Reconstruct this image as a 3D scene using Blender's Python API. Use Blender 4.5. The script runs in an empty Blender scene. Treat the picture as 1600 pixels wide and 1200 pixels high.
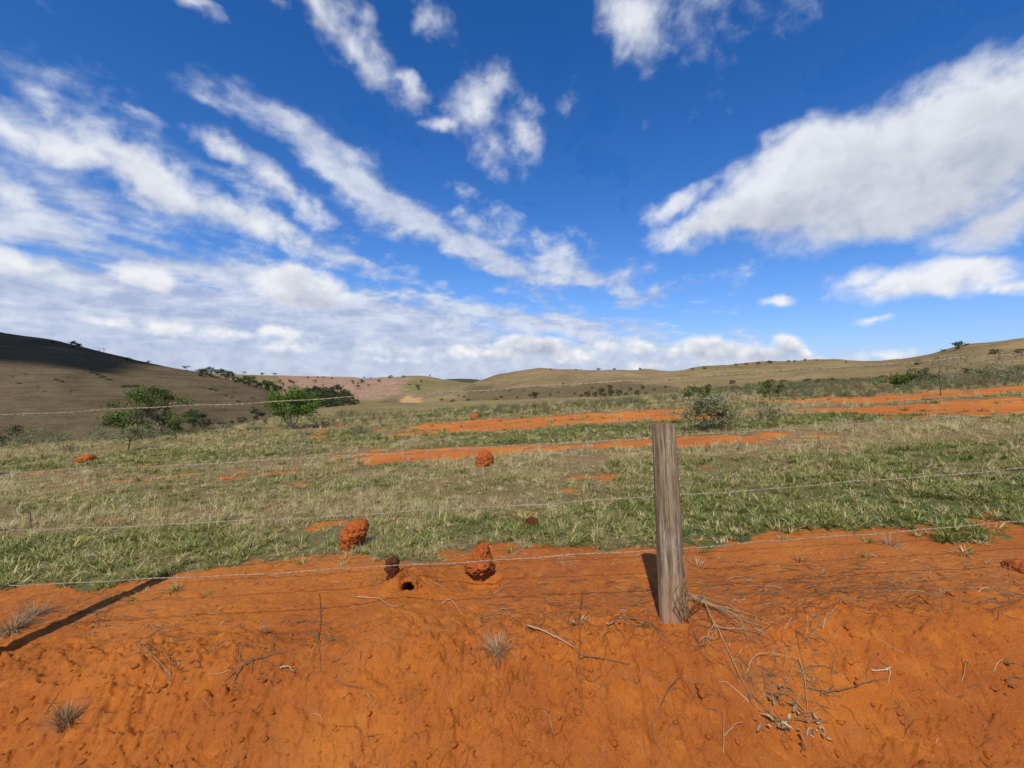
import bpy, bmesh, math, random
import numpy as np
from mathutils import Vector, Matrix, Euler

R = math.radians
scene = bpy.context.scene
COL = scene.collection
rng = random.Random(7)

# ------------------------------------------------------------------ camera
FPX, EYE = 700.0, 1.3            # focal length in pixels of a 1600 px wide frame; eye height over the fence-post foot
cam = bpy.data.cameras.new('camera')
cam.sensor_width = 36.0
cam.lens = 36.0 * FPX / 1600.0
cam.clip_start, cam.clip_end = 0.05, 20000
cam_o = bpy.data.objects.new('camera', cam)
cam_o.location = (0, 0, EYE)
cam_o.rotation_euler = (R(90), 0, 0)
COL.objects.link(cam_o)
scene.camera = cam_o

# ------------------------------------------------------------------ light and sky
SUN_EL, SHADOW_AZ = 50.0, 12.5
SUN_DIR = Vector((-math.sin(R(SHADOW_AZ)) * math.cos(R(SUN_EL)), -math.cos(R(SHADOW_AZ)) * math.cos(R(SUN_EL)), math.sin(R(SUN_EL))))
sun = bpy.data.lights.new('sun', 'SUN')
sun.energy, sun.angle, sun.color = 4.6, R(0.53), (1.0, 0.955, 0.88)
sun_o = bpy.data.objects.new('sun', sun)
sun_o.rotation_euler = SUN_DIR.to_track_quat('Z', 'Y').to_euler()
sun_o.location = (-8, -20, 30)
COL.objects.link(sun_o)

scene.view_settings.view_transform = 'Standard'
scene.view_settings.look = 'None'
scene.view_settings.exposure = 0.0
scene.view_settings.gamma = 1.0
scene.view_settings.use_curve_mapping = False
scene.cycles.max_bounces = 5
scene.cycles.diffuse_bounces = 3
scene.cycles.transparent_max_bounces = 8
scene.cycles.use_denoising = True
scene.cycles.sample_clamp_indirect = 4.0


class G:
    """small helper to write node graphs"""
    def __init__(self, tree):
        self.t, self.n, self.l = tree, tree.nodes, tree.links

    def put(self, sock, v):
        if isinstance(v, bpy.types.NodeSocket):
            self.l.new(v, sock)
        elif v is not None:
            sock.default_value = v

    def math(self, op, a, b=None, c=None, clamp=False):
        n = self.n.new('ShaderNodeMath'); n.operation = op; n.use_clamp = clamp
        self.put(n.inputs[0], a); self.put(n.inputs[1], b)
        if c is not None: self.put(n.inputs[2], c)
        return n.outputs[0]

    def vmath(self, op, a, b=None, scale=None):
        n = self.n.new('ShaderNodeVectorMath'); n.operation = op
        self.put(n.inputs[0], a)
        if b is not None: self.put(n.inputs[1], b)
        if scale is not None: self.put(n.inputs['Scale'], scale)
        return n.outputs['Value'] if op in ('LENGTH', 'DOT_PRODUCT') else n.outputs['Vector']

    def noise(self, vec, scale, detail=4, rough=0.55, dist=0.0, out=0, lac=2.0):
        n = self.n.new('ShaderNodeTexNoise')
        self.put(n.inputs['Vector'], vec); n.inputs['Scale'].default_value = scale
        n.inputs['Detail'].default_value = detail; n.inputs['Roughness'].default_value = rough
        n.inputs['Distortion'].default_value = dist; n.inputs['Lacunarity'].default_value = lac
        return n.outputs[out]

    def voronoi(self, vec, scale, feature='F1', out='Distance'):
        n = self.n.new('ShaderNodeTexVoronoi'); n.feature = feature
        self.put(n.inputs['Vector'], vec); n.inputs['Scale'].default_value = scale
        return n.outputs[out]

    def rng(self, v, a, b, c=0.0, d=1.0, smooth=False):
        n = self.n.new('ShaderNodeMapRange'); n.interpolation_type = 'SMOOTHSTEP' if smooth else 'LINEAR'
        self.put(n.inputs[0], v)
        for i, x in enumerate((a, b, c, d)): self.put(n.inputs[1 + i], x)
        return n.outputs[0]

    def mix(self, f, a, b, blend='MIX'):
        n = self.n.new('ShaderNodeMix'); n.data_type = 'RGBA'; n.blend_type = blend
        self.put(n.inputs[0], f)
        for s, v in ((6, a), (7, b)):
            if isinstance(v, (tuple, list)) and len(v) == 3: v = (*v, 1)
            self.put(n.inputs[s], v)
        return n.outputs[2]

    def ramp(self, v, stops):
        n = self.n.new('ShaderNodeValToRGB'); e = n.color_ramp.elements
        while len(e) < len(stops): e.new(0.5)
        for el, (p, c) in zip(e, stops):
            el.position = p; el.color = (*c, 1)
        self.put(n.inputs[0], v)
        return n.outputs[0]

    def mapping(self, vec, loc=(0, 0, 0), rot=(0, 0, 0), sc=(1, 1, 1), kind='POINT'):
        n = self.n.new('ShaderNodeMapping'); n.vector_type = kind
        self.put(n.inputs['Vector'], vec)
        n.inputs['Location'].default_value = loc; n.inputs['Rotation'].default_value = rot; n.inputs['Scale'].default_value = sc
        return n.outputs[0]

    def attr(self, name):
        n = self.n.new('ShaderNodeAttribute'); n.attribute_name = name
        return n


def pdir(px, py):
    return Vector(((px - 800) / FPX, 1.0, (600 - py) / FPX)).normalized()



# ------------------------------------------------------------------ numpy noise
def _hash(ix, iy, iz, seed):
    with np.errstate(over='ignore'):
        h = (ix.astype(np.uint32) * np.uint32(374761393) + iy.astype(np.uint32) * np.uint32(668265263)
             + iz.astype(np.uint32) * np.uint32(2147483647) + np.uint32((seed * 974711 + 12345) & 0xffffffff))
        h = (h ^ (h >> np.uint32(13))) * np.uint32(1274126177)
        h = (h ^ (h >> np.uint32(16))) * np.uint32(2246822519)
        h = h ^ (h >> np.uint32(15))
    return (h & np.uint32(0xffffff)).astype(np.float32) / np.float32(0xffffff)


def vnoise(x, y, z=None, seed=0):
    x = np.asarray(x, np.float64); y = np.asarray(y, np.float64)
    three = z is not None
    if not three: z = np.zeros_like(x)
    x0, y0, z0 = np.floor(x), np.floor(y), np.floor(z)
    fx, fy, fz = x - x0, y - y0, z - z0
    fx = fx * fx * fx * (fx * (fx * 6 - 15) + 10); fy = fy * fy * fy * (fy * (fy * 6 - 15) + 10); fz = fz * fz * (3 - 2 * fz)
    x0, y0, z0 = x0.astype(np.int64), y0.astype(np.int64), z0.astype(np.int64)
    def layer(dz):
        a = _hash(x0, y0, z0 + dz, seed); b = _hash(x0 + 1, y0, z0 + dz, seed)
        c = _hash(x0, y0 + 1, z0 + dz, seed); d = _hash(x0 + 1, y0 + 1, z0 + dz, seed)
        return (a * (1 - fx) + b * fx) * (1 - fy) + (c * (1 - fx) + d * fx) * fy
    r = layer(0)
    if three: r = r * (1 - fz) + layer(1) * fz
    return r * 2 - 1


def fbm(x, y, z=None, oct=5, gain=.5, seed=0):
    s, a, t = 0, 1.0, 0
    x = np.asarray(x, float); y = np.asarray(y, float)
    for o in range(oct):
        s = s + a * vnoise(x, y, z, seed + 17 * o); t += a
        a *= gain
        x = x * 2.03 + 13.7; y = y * 2.03 - 7.1
        if z is not None: z = z * 2.03 + 3.3
    return s / t


def sstep(a, b, v):
    t = np.clip((v - a) / (b - a), 0, 1)
    return t * t * (3 - 2 * t)


def add_attr(me, name, arr):
    a = me.attributes.new(name, 'FLOAT', 'POINT'); a.data.foreach_set('value', np.asarray(arr, np.float32).ravel())


def grid_mesh(name, P, wrap=False, keep=None):
    """P: (n, m, 3) array of vertices; keep: mask of (n-1, m-1 or m) cells. Returns mesh and the indices of the vertices used"""
    n, m = P.shape[:2]
    idx = np.arange(n * m).reshape(n, m)
    if wrap: idx = np.concatenate([idx, idx[:, :1]], 1)
    q = np.stack([idx[:-1, :-1], idx[:-1, 1:], idx[1:, 1:], idx[1:, :-1]], -1)
    q = q.reshape(-1, 4) if keep is None else q[keep]
    used, inv = np.unique(q.ravel(), return_inverse=True)
    v = P.reshape(-1, 3)[used]
    me = bpy.data.meshes.new(name)
    me.vertices.add(len(v)); me.vertices.foreach_set('co', v.astype(np.float32).ravel())
    nf = len(q)
    me.loops.add(nf * 4); me.loops.foreach_set('vertex_index', inv.astype(np.int32).ravel())
    me.polygons.add(nf); me.polygons.foreach_set('loop_start', np.arange(0, nf * 4, 4, dtype=np.int32))
    me.polygons.foreach_set('loop_total', np.full(nf, 4, np.int32))
    me.polygons.foreach_set('use_smooth', np.ones(nf, bool))
    me.update(calc_edges=True)
    return me, used


def link(name, me, mat=None, parent=None):
    o = bpy.data.objects.new(name, me); COL.objects.link(o)
    if mat is not None and len(me.materials) == 0: me.materials.append(mat)
    if parent is not None: o.parent = parent
    return o


def build_world():
    w = bpy.data.worlds.new('World'); scene.world = w; w.use_nodes = True
    t = w.node_tree; t.nodes.clear(); g = G(t)
    sky = t.nodes.new('ShaderNodeTexSky'); sky.sky_type = 'NISHITA'; sky.sun_disc = False
    sky.sun_elevation, sky.sun_rotation = R(SUN_EL), R(180 + SHADOW_AZ)
    sky.altitude, sky.air_density, sky.dust_density, sky.ozone_density = 900, 1.0, .0, 4.0
    hs = t.nodes.new('ShaderNodeHueSaturation'); hs.inputs['Saturation'].default_value = 1.24; hs.inputs['Value'].default_value = SKY_GAIN
    g.l.new(g.mix(1.0, sky.outputs[0], (.94, .935, 1.10), 'MULTIPLY'), hs.inputs['Color'])
    bg = t.nodes.new('ShaderNodeBackground'); bg.inputs['Strength'].default_value = .1
    g.l.new(hs.outputs[0], bg.inputs['Color'])
    o = t.nodes.new('ShaderNodeOutputWorld'); g.l.new(bg.outputs[0], o.inputs[0])


def build_clouds():
    # clouds: centre and half axes in degrees of sky are worked out from where they stand in the photograph
    cum = [(1430, 232, 310, 118, -13, 2.0), (1580, 185, 220, 120, -10, 2.0), (1270, 280, 190, 92, -20, 1.8), (1180, 325, 130, 56, -16, 1.5), (1110, 352, 90, 36, -10, 1.1),
           (1060, 322, 50, 16, -20, .7), (1430, 320, 200, 50, -6, 1.3), (1570, 340, 90, 40, -15, .9),
           (1440, 442, 135, 28, -4, 1.0), (1500, 420, 90, 22, 0, .9), (1345, 442, 55, 20, 0, .7), (1590, 438, 30, 16, 0, .8),
           (1220, 471, 30, 11, 6, .8), (1365, 500, 32, 8, 3, .6),
           (1000, 45, 44, 72, -8, .50), (980, 10, 46, 44, 0, .42),
           (745, 150, 44, 52, 20, .52), (770, 215, 30, 46, 0, .46), (822, 205, 34, 50, -15, .52), (888, 165, 32, 24, -30, .42), (690, 188, 26, 10, 0, .35),
           (515, 25, 60, 34, 42, .62), (575, 68, 85, 34, 36, .70), (640, 112, 34, 16, 30, .5), (300, 8, 40, 12, 15, .5), (420, 2, 40, 12, 10, .5), (670, 20, 34, 20, 30, .35),
           (130, 235, 110, 32, 22, .75), (240, 278, 140, 46, 22, 1.0), (360, 328, 130, 30, 24, .85), (450, 360, 70, 14, 24, .5),
           (20, 200, 60, 22, 25, .6), (25, 305, 70, 34, 25, .55),
           (340, 228, 62, 22, 18, .75), (420, 280, 85, 28, 32, .7), (480, 320, 40, 22, 35, .6),
           (475, 448, 72, 36, 4, 1.9), (500, 470, 62, 24, 4, 1.3), (225, 438, 50, 22, 5, 1.4), (40, 415, 80, 24, 12, .8), (110, 440, 70, 18, 10, .6),
           (170, 503, 48, 13, 4, 1.0), (262, 510, 48, 14, 2, 1.1), (345, 520, 42, 11, 2, 1.0), (440, 521, 40, 12, 2, 1.0), (450, 545, 60, 8, 0, .4),
           (50, 513, 40, 8, 0, .4), (620, 545, 60, 8, 0, .35), (600, 560, 80, 6, 0, .35),
           (830, 540, 80, 24, 2, 1.7), (785, 552, 70, 16, 0, 1.2), (735, 550, 40, 12, 0, .8), (880, 553, 50, 16, 0, 1.1), (1003, 541, 30, 17, 0, 1.4), (945, 540, 22, 12, 0, .9),
           (1020, 572, 46, 12, 0, 1.1), (1110, 550, 75, 26, 4, 1.6), (1060, 556, 60, 18, 0, 1.2), (1190, 554, 80, 24, 0, 1.5), (1232, 542, 36, 22, 20, 1.5), (1262, 556, 44, 16, 30, 1.3),
           (1380, 552, 60, 11, 0, .55), (1410, 548, 30, 8, 0, .4), (210, 155, 60, 10, 14, .35)]
    veil = [(200, 490, 560, 130, 6, 1.5), (560, 515, 430, 105, 8, 1.4), (760, 565, 560, 60, 0, 1.3), (240, 590, 600, 80, 0, 1.5), (1150, 580, 420, 40, 0, .8),
            (650, 335, 220, 30, 30, .80), (800, 415, 200, 50, 26, .90), (500, 245, 150, 24, 26, .65), (440, 195, 90, 20, 14, .55),
            (480, 395, 260, 44, 14, .75), (1020, 462, 120, 40, -4, .85), (930, 420, 160, 44, 10, .8), (120, 290, 190, 90, 20, .7), (60, 360, 140, 60, 12, .8),
            (1090, 470, 50, 34, 20, .5), (880, 500, 260, 40, 0, .8), (90, 180, 110, 22, 14, .4), (1400, 560, 260, 30, 0, .5)]
    r2 = random.Random(31)
    extra = []
    for i in range(46):                    # the same kind of sky round the rest of the horizon
        az = r2.uniform(58, 302); el = r2.choice((4, 7, 10, 16, 24, 34, 50)) + r2.uniform(-2, 3)
        s = r2.uniform(.6, 1.5)
        if abs(az - 192) < 50 and el > 25: continue
        extra.append((az, el, (.05 + .0035 * el) * s * 1.9, (.02 + .0022 * el) * s, r2.uniform(-15, 15), r2.uniform(.6, 1.3)))


    az = np.radians(np.concatenate([np.arange(-180, -62, 2.0), np.arange(-62, 62, .22), np.arange(62, 180, 2.0)]))
    el = np.radians(np.concatenate([np.arange(-1.5, 12, .11), np.arange(12, 50, .24), np.arange(50, 89, 1.5), [89.6]]))
    AZ, EL = np.meshgrid(az, el)
    D = np.stack([np.sin(AZ) * np.cos(EL), np.cos(AZ) * np.cos(EL), np.sin(EL)], -1)
    shp = D.shape[:2]
    d = D.reshape(-1, 3)

    def frames(lst, polar):
        out = []
        for b in lst:
            if polar:
                a_, e_, a, bb, rot, amp = b
                c = Vector((math.sin(R(a_)) * math.cos(R(e_)), math.cos(R(a_)) * math.cos(R(e_)), math.sin(R(e_))))
            else:
                px, py, a, bb, rot, amp = b
                c = pdir(px, py); a, bb = a / FPX * c.y, bb / FPX * c.y
            e = Vector((c.y, -c.x, 0)).normalized()
            up = e.cross(c)
            cr, sr = math.cos(R(rot)), math.sin(R(rot))
            out.append((np.array(c), np.array(e * cr - up * sr) / a, np.array(e * sr + up * cr) / bb, amp))
        return out
    FC = frames(cum, False) + frames(extra, True)
    FV = frames(veil, False)

    def warp(p, f1, a1, f2, a2, sd):
        lowf = np.clip((p[:, 2] - .02) / .33, 0, 1) * .72 + .28
        o = p.copy()
        for k in range(3):
            o[:, k] += lowf * (a1 * fbm(p[:, 0] * f1, p[:, 1] * f1, p[:, 2] * f1, 3, .55, sd + 100 * k) + a2 * fbm(p[:, 0] * f2, p[:, 1] * f2, p[:, 2] * f2, 4, .6, sd + 100 * k + 50))
        return o

    def field(F, p, base=-1.0):
        f = np.full(len(p), base)
        for c, u, v, amp in F:
            sel = np.nonzero(p @ c > .55)[0]
            q = p[sel]
            r = np.sqrt((q @ u) ** 2 + (q @ v) ** 2)
            val = amp * (1 - r)
            old = f[sel]
            h = np.clip(.5 + .5 * (val - old) / .16, 0, 1)
            f[sel] = old * (1 - h) + val * h + .16 * h * (1 - h) * .5
        return f
    wd = warp(d, 5.0, .034, 16., .026, 3)
    C = field(FC, wd)
    # how much cloud lies between a point and the sun: bases grow grey, tops stay white
    occ = np.zeros(len(d))
    sc_ = np.clip(d[:, 2] / .5, .12, 1)[:, None]
    for k, st in enumerate((.03, .07, .12, .18)):
        pp = wd + np.array([-.35, 0, 1.0]) * st * sc_
        pp /= np.linalg.norm(pp, axis=1)[:, None]
        occ += np.clip(field(FC, pp) * (.30 + .70 * sc_[:, 0]) + .05, 0, .5) * (.9, .8, .7, .6)[k]
    big = fbm(d[:, 0] * 7, d[:, 1] * 7, d[:, 2] * 10, 6, .6, 400)
    puff = 1 - np.abs(fbm(wd[:, 0] * 16, wd[:, 1] * 16, wd[:, 2] * 20, 5, .55, 420)) * 2.2
    dens = C + .50 * big + .10 * (puff - .5) - .06
    lit = 1.14 - .52 * occ + .30 * big + .22 * (puff - .5)

    z = np.maximum(d[:, 2], 0) + .10
    X, Y = d[:, 0] / z, d[:, 1] / z
    a = R(-62); xs, ys = X * math.cos(a) - Y * math.sin(a), X * math.sin(a) + Y * math.cos(a)
    wx, wy = fbm(X * .8, Y * .8, None, 3, .5, 600), fbm(X * .8, Y * .8, None, 3, .5, 620)
    st = fbm(xs * .8 + .5 * wx, ys * 2.6 + .6 * wy, None, 6, .62, 640)
    pt = fbm(X * 4.0 + wx, Y * 4.0 + wy, None, 5, .62, 660)
    fade = sstep(.02, .16, d[:, 2])
    V = field(FV, warp(d, 5., .05, 17., .02, 33))
    back = np.clip((.35 - d[:, 1]) / .45, 0, 1) * 1.1 - .75 - np.clip((d[:, 2] - .1) / .6, 0, 1)
    V = np.maximum(V, back)
    vd = V * 1.1 + fade * (.95 * st + .55 * pt) + .05
    vt = .5 + fade * (.55 * pt + .25 * st)

    P = D * 9000.0
    full = ((dens > -.55) | (vd > -.42) | (d[:, 2] < .33)).reshape(shp)     # the sheet exists only where there is cloud or haze
    full = np.concatenate([full, full[:, :1]], 1)
    me, used = grid_mesh('sky', P, wrap=True, keep=full[:-1, :-1] | full[1:, :-1] | full[:-1, 1:] | full[1:, 1:])
    for nme, arr in (('dens', dens), ('lit', lit), ('veil', vd), ('vtone', vt)): add_attr(me, nme, arr[used])
    m = bpy.data.materials.new('cloud_sheet'); m.use_nodes = True
    m.cycles.emission_sampling = 'NONE'
    nt = m.node_tree; nt.nodes.clear(); g = G(nt)
    geo = nt.nodes.new('ShaderNodeTexCoord').outputs['Object']
    dir_ = g.vmath('SCALE', geo, scale=1 / 9000.0)
    sep = nt.nodes.new('ShaderNodeSeparateXYZ'); g.l.new(dir_, sep.inputs[0])
    hz = sep.outputs[2]
    f1 = g.math('SUBTRACT', g.noise(g.mapping(dir_, sc=(1, 1, 1.35)), 26, 6, .62, .3), .5)
    puf = g.math('MULTIPLY', g.math('SUBTRACT', .42, g.voronoi(g.vmath('ADD', g.mapping(dir_, sc=(1, 1, 1.2)), g.vmath('SCALE', g.noise(dir_, 60, 3, .6, out=1), scale=.02)), 44)), g.math('MULTIPLY', g.rng(hz, .22, .05), g.rng(g.attr('dens').outputs['Fac'], -.15, .5)))   # heaped tops far off
    de = g.math('ADD', g.math('ADD', g.attr('dens').outputs['Fac'], g.math('MULTIPLY', f1, .72)), g.math('MULTIPLY', puf, .7))
    a_c = g.math('MULTIPLY', g.rng(de, -.16, .74, 0, 1, True), .97)
    li = g.rng(g.math('ADD', g.math('ADD', g.attr('lit').outputs['Fac'], g.math('MULTIPLY', f1, .5)), g.math('MULTIPLY', puf, .5)), .0, 1.0, 0, 1, False)
    low = g.rng(hz, 0.0, .42)
    c_col = g.mix(li, g.mix(low, (.34, .40, .56), (.43, .47, .57)), g.mix(low, (.93, .93, .95), (.80, .83, .89)))
    ve = g.math('ADD', g.attr('veil').outputs['Fac'], g.math('MULTIPLY', f1, .7))
    a_v = g.math('MULTIPLY', g.rng(ve, .0, .95, 0, 1, True), .90)
    hzf = g.math('MULTIPLY', g.math('POWER', 2.718, g.math('MULTIPLY', g.math('MAXIMUM', hz, 0.0), -8.0)), .80)   # pale air low over the horizon
    v_col = g.mix(g.rng(g.math('ADD', g.attr('vtone').outputs['Fac'], f1), .25, .85), (.42, .49, .67), (.72, .77, .88))
    v_col = g.mix(g.math('DIVIDE', a_v, g.math('MAXIMUM', g.math('ADD', a_v, g.math('MULTIPLY', g.math('SUBTRACT', 1.0, a_v), hzf)), 1e-3)), (.30, .445, .72), v_col)
    a_v = g.math('ADD', a_v, g.math('MULTIPLY', g.math('SUBTRACT', 1.0, a_v), hzf))
    a_all = g.math('SUBTRACT', 1.0, g.math('MULTIPLY', g.math('SUBTRACT', 1.0, a_c), g.math('SUBTRACT', 1.0, a_v)))
    col = g.mix(g.math('DIVIDE', a_c, g.math('MAXIMUM', a_all, 1e-3)), v_col, c_col)
    em = nt.nodes.new('ShaderNodeEmission'); g.l.new(col, em.inputs[0]); em.inputs[1].default_value = CLOUD_GAIN
    tr = nt.nodes.new('ShaderNodeBsdfTransparent')
    mx = nt.nodes.new('ShaderNodeMixShader'); g.l.new(a_all, mx.inputs[0]); g.l.new(tr.outputs[0], mx.inputs[1]); g.l.new(em.outputs[0], mx.inputs[2])
    o = nt.nodes.new('ShaderNodeOutputMaterial'); g.l.new(mx.outputs[0], o.inputs[0])
    ob = link('sky', me, m); ob['kind'] = 'structure'


SKY_GAIN = 1.36
CLOUD_GAIN = 1.0
build_world()
build_clouds()

# ------------------------------------------------------------------ the lie of the land
TILT, X0 = .056, .84              # the pasture climbs to the right
HALF = R(49)
NL = 9
# column (photo x): depth and height of near crest, dip, green slope crest, dip, main hill crest, dip, back hill crest, dip, far hill crest
LAND = {
    -900: [(26, 700), (55, 740), (90, 735), (110, 732), (460, 455), (700, 540), (900, 560), (1300, 570), (1900, 575)],
    -300: [(22, 702), (58, 740), (90, 722), (112, 714), (420, 494), (600, 555), (800, 560), (1200, 575), (1800, 580)],
    0:    [(20.5, 690), (60, 722), (90, 704), (120, 692), (385, 526), (560, 560), (800, 565), (1200, 580), (1800, 583)],
    75:   [(18.5, 692), (60, 719), (90, 702), (120, 690), (378, 536), (560, 566), (800, 572), (1200, 580), (1800, 585)],
    150:  [(17, 692), (60, 714), (90, 698), (120, 687), (370, 551), (520, 574), (760, 580), (1200, 585), (1800, 588)],
    225:  [(16.5, 689), (58, 706), (88, 689), (118, 680), (356, 565), (480, 584), (720, 584), (1200, 590), (1800, 590)],
    300:  [(17.5, 682), (55, 694), (85, 680), (115, 672), (340, 579), (450, 594), (700, 583), (1200, 592), (1800, 592)],
    365:  [(19.8, 672), (55, 681), (92, 668), (122, 667), (320, 591), (435, 606), (700, 584), (1200, 592), (1800, 592)],
    420:  [(22, 664), (55, 670), (100, 656), (130, 660), (300, 606), (420, 618), (700, 586), (1200, 595), (1800, 593)],
    470:  [(24, 655), (52, 661), (110, 645), (150, 652), (290, 632), (420, 632), (700, 588), (1200, 595), (1800, 594)],
    520:  [(26, 650), (50, 653), (120, 638), (180, 646), (330, 638), (420, 634), (700, 589), (1200, 595), (1800, 595)],
    580:  [(23, 652), (46, 652), (140, 634), (200, 641), (360, 633), (440, 628), (700, 590), (1200, 595), (1800, 595)],
    620:  [(22, 652), (45, 651), (150, 632), (220, 639), (380, 626), (450, 622), (700, 590), (1200, 595), (1800, 595)],
    655:  [(22, 650), (45, 649), (155, 632), (225, 638), (395, 620), (470, 616), (715, 587), (1200, 595), (1800, 595)],
    700:  [(21.5, 648), (45, 646), (160, 631), (230, 637), (420, 610), (500, 609), (750, 594), (1200, 596), (1800, 592)],
    735:  [(21.5, 646), (46, 643), (160, 629), (230, 636), (450, 600), (540, 604), (780, 600), (1200, 599), (1800, 592)],
    780:  [(21.5, 643), (47, 639), (160, 627), (230, 634), (480, 586), (580, 598), (780, 600), (1200, 600), (1800, 598)],
    840:  [(22, 640), (48, 636), (160, 625), (225, 632), (500, 577), (600, 592), (740, 600), (1200, 600), (1800, 599)],
    900:  [(22.7, 635), (50, 631), (160, 622), (220, 629), (500, 578), (600, 594), (700, 600), (1200, 600), (1800, 599)],
    1000: [(25, 627), (56, 620), (150, 611), (200, 619), (470, 577), (560, 592), (700, 600), (1200, 600), (1800, 599)],
    1060: [(26, 621), (60, 612), (140, 604), (190, 612), (445, 580), (540, 594), (700, 600), (1200, 600), (1800, 599)],
    1110: [(27, 617), (60, 607), (132, 601), (182, 608), (425, 573), (520, 588), (700, 600), (1200, 600), (1800, 599)],
    1200: [(27, 612), (60, 602), (120, 598), (170, 603), (405, 567), (500, 585), (700, 600), (1200, 600), (1800, 599)],
    1290: [(28, 606), (60, 597), (110, 594), (150, 597), (380, 563), (480, 580), (700, 597), (1200, 600), (1800, 599)],
    1345: [(28, 602), (60, 594), (102, 591), (140, 593), (330, 567), (440, 580), (700, 590), (1200, 600), (1800, 599)],
    1400: [(29, 599), (60, 592), (96, 588), (130, 590), (290, 562), (400, 578), (700, 585), (1200, 597), (1800, 599)],
    1450: [(30, 595), (60, 589), (90, 585), (122, 587), (260, 555), (380, 572), (700, 580), (1200, 595), (1800, 599)],
    1500: [(30, 592), (58, 586), (86, 582), (112, 582), (235, 545), (350, 565), (700, 575), (1200, 590), (1800, 599)],
    1600: [(30, 586), (55, 580), (80, 576), (100, 572), (205, 534), (320, 558), (700, 570), (1200, 585), (1800, 595)],
    1900: [(29, 570), (50, 562), (72, 556), (90, 550), (185, 506), (300, 540), (700, 560), (1200, 580), (1800, 590)],
    2500: [(28, 545), (48, 535), (70, 525), (90, 515), (180, 465), (300, 510), (700, 550), (1200, 570), (1800, 590)],
}


def pchip(x, y, xq):
    """monotone cubic through (x, y), all rows at once: x, y (c, k); xq (q,) -> (q, c)"""
    h = np.diff(x, axis=1); s = np.diff(y, axis=1) / h
    m = np.zeros_like(y)
    w1 = 2 * h[:, 1:] + h[:, :-1]; w2 = h[:, 1:] + 2 * h[:, :-1]
    ok = s[:, 1:] * s[:, :-1] > 0
    with np.errstate(divide='ignore', invalid='ignore'):
        hm = (w1 + w2) / (w1 / s[:, :-1] + w2 / s[:, 1:])
    m[:, 1:-1] = np.where(ok, hm, 0)
    m[:, 0], m[:, -1] = s[:, 0], s[:, -1]
    out = np.empty((len(xq), x.shape[0]))
    for c in range(x.shape[0]):
        i = np.clip(np.searchsorted(x[c], xq) - 1, 0, x.shape[1] - 2)
        tt = (xq - x[c][i]) / h[c][i]
        tt = np.clip(tt, -.2, 1.0)
        a, b, ma, mb, hh = y[c][i], y[c][i + 1], m[c][i], m[c][i + 1], h[c][i]
        out[:, c] = (2 * tt ** 3 - 3 * tt ** 2 + 1) * a + (tt ** 3 - 2 * tt ** 2 + tt) * hh * ma + (-2 * tt ** 3 + 3 * tt ** 2) * b + (tt ** 3 - tt ** 2) * hh * mb
    return out


def bank(X, Y):
    """the cut bank beside the road: level strip by the fence, then down to the road bed"""
    e = 2.38 + .10 * vnoise(X * .9, X * 0 + 3.1, None, 5) + .05 * vnoise(X * 3.1, Y * .5, None, 6)
    k = sstep(0, 1, (e - Y) / (.85 - .38 * sstep(.2, 1.8, X)))
    lip = -.018 * sstep(0, 1, (3.3 - Y) / .9)
    return -.36 * k + lip


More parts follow.
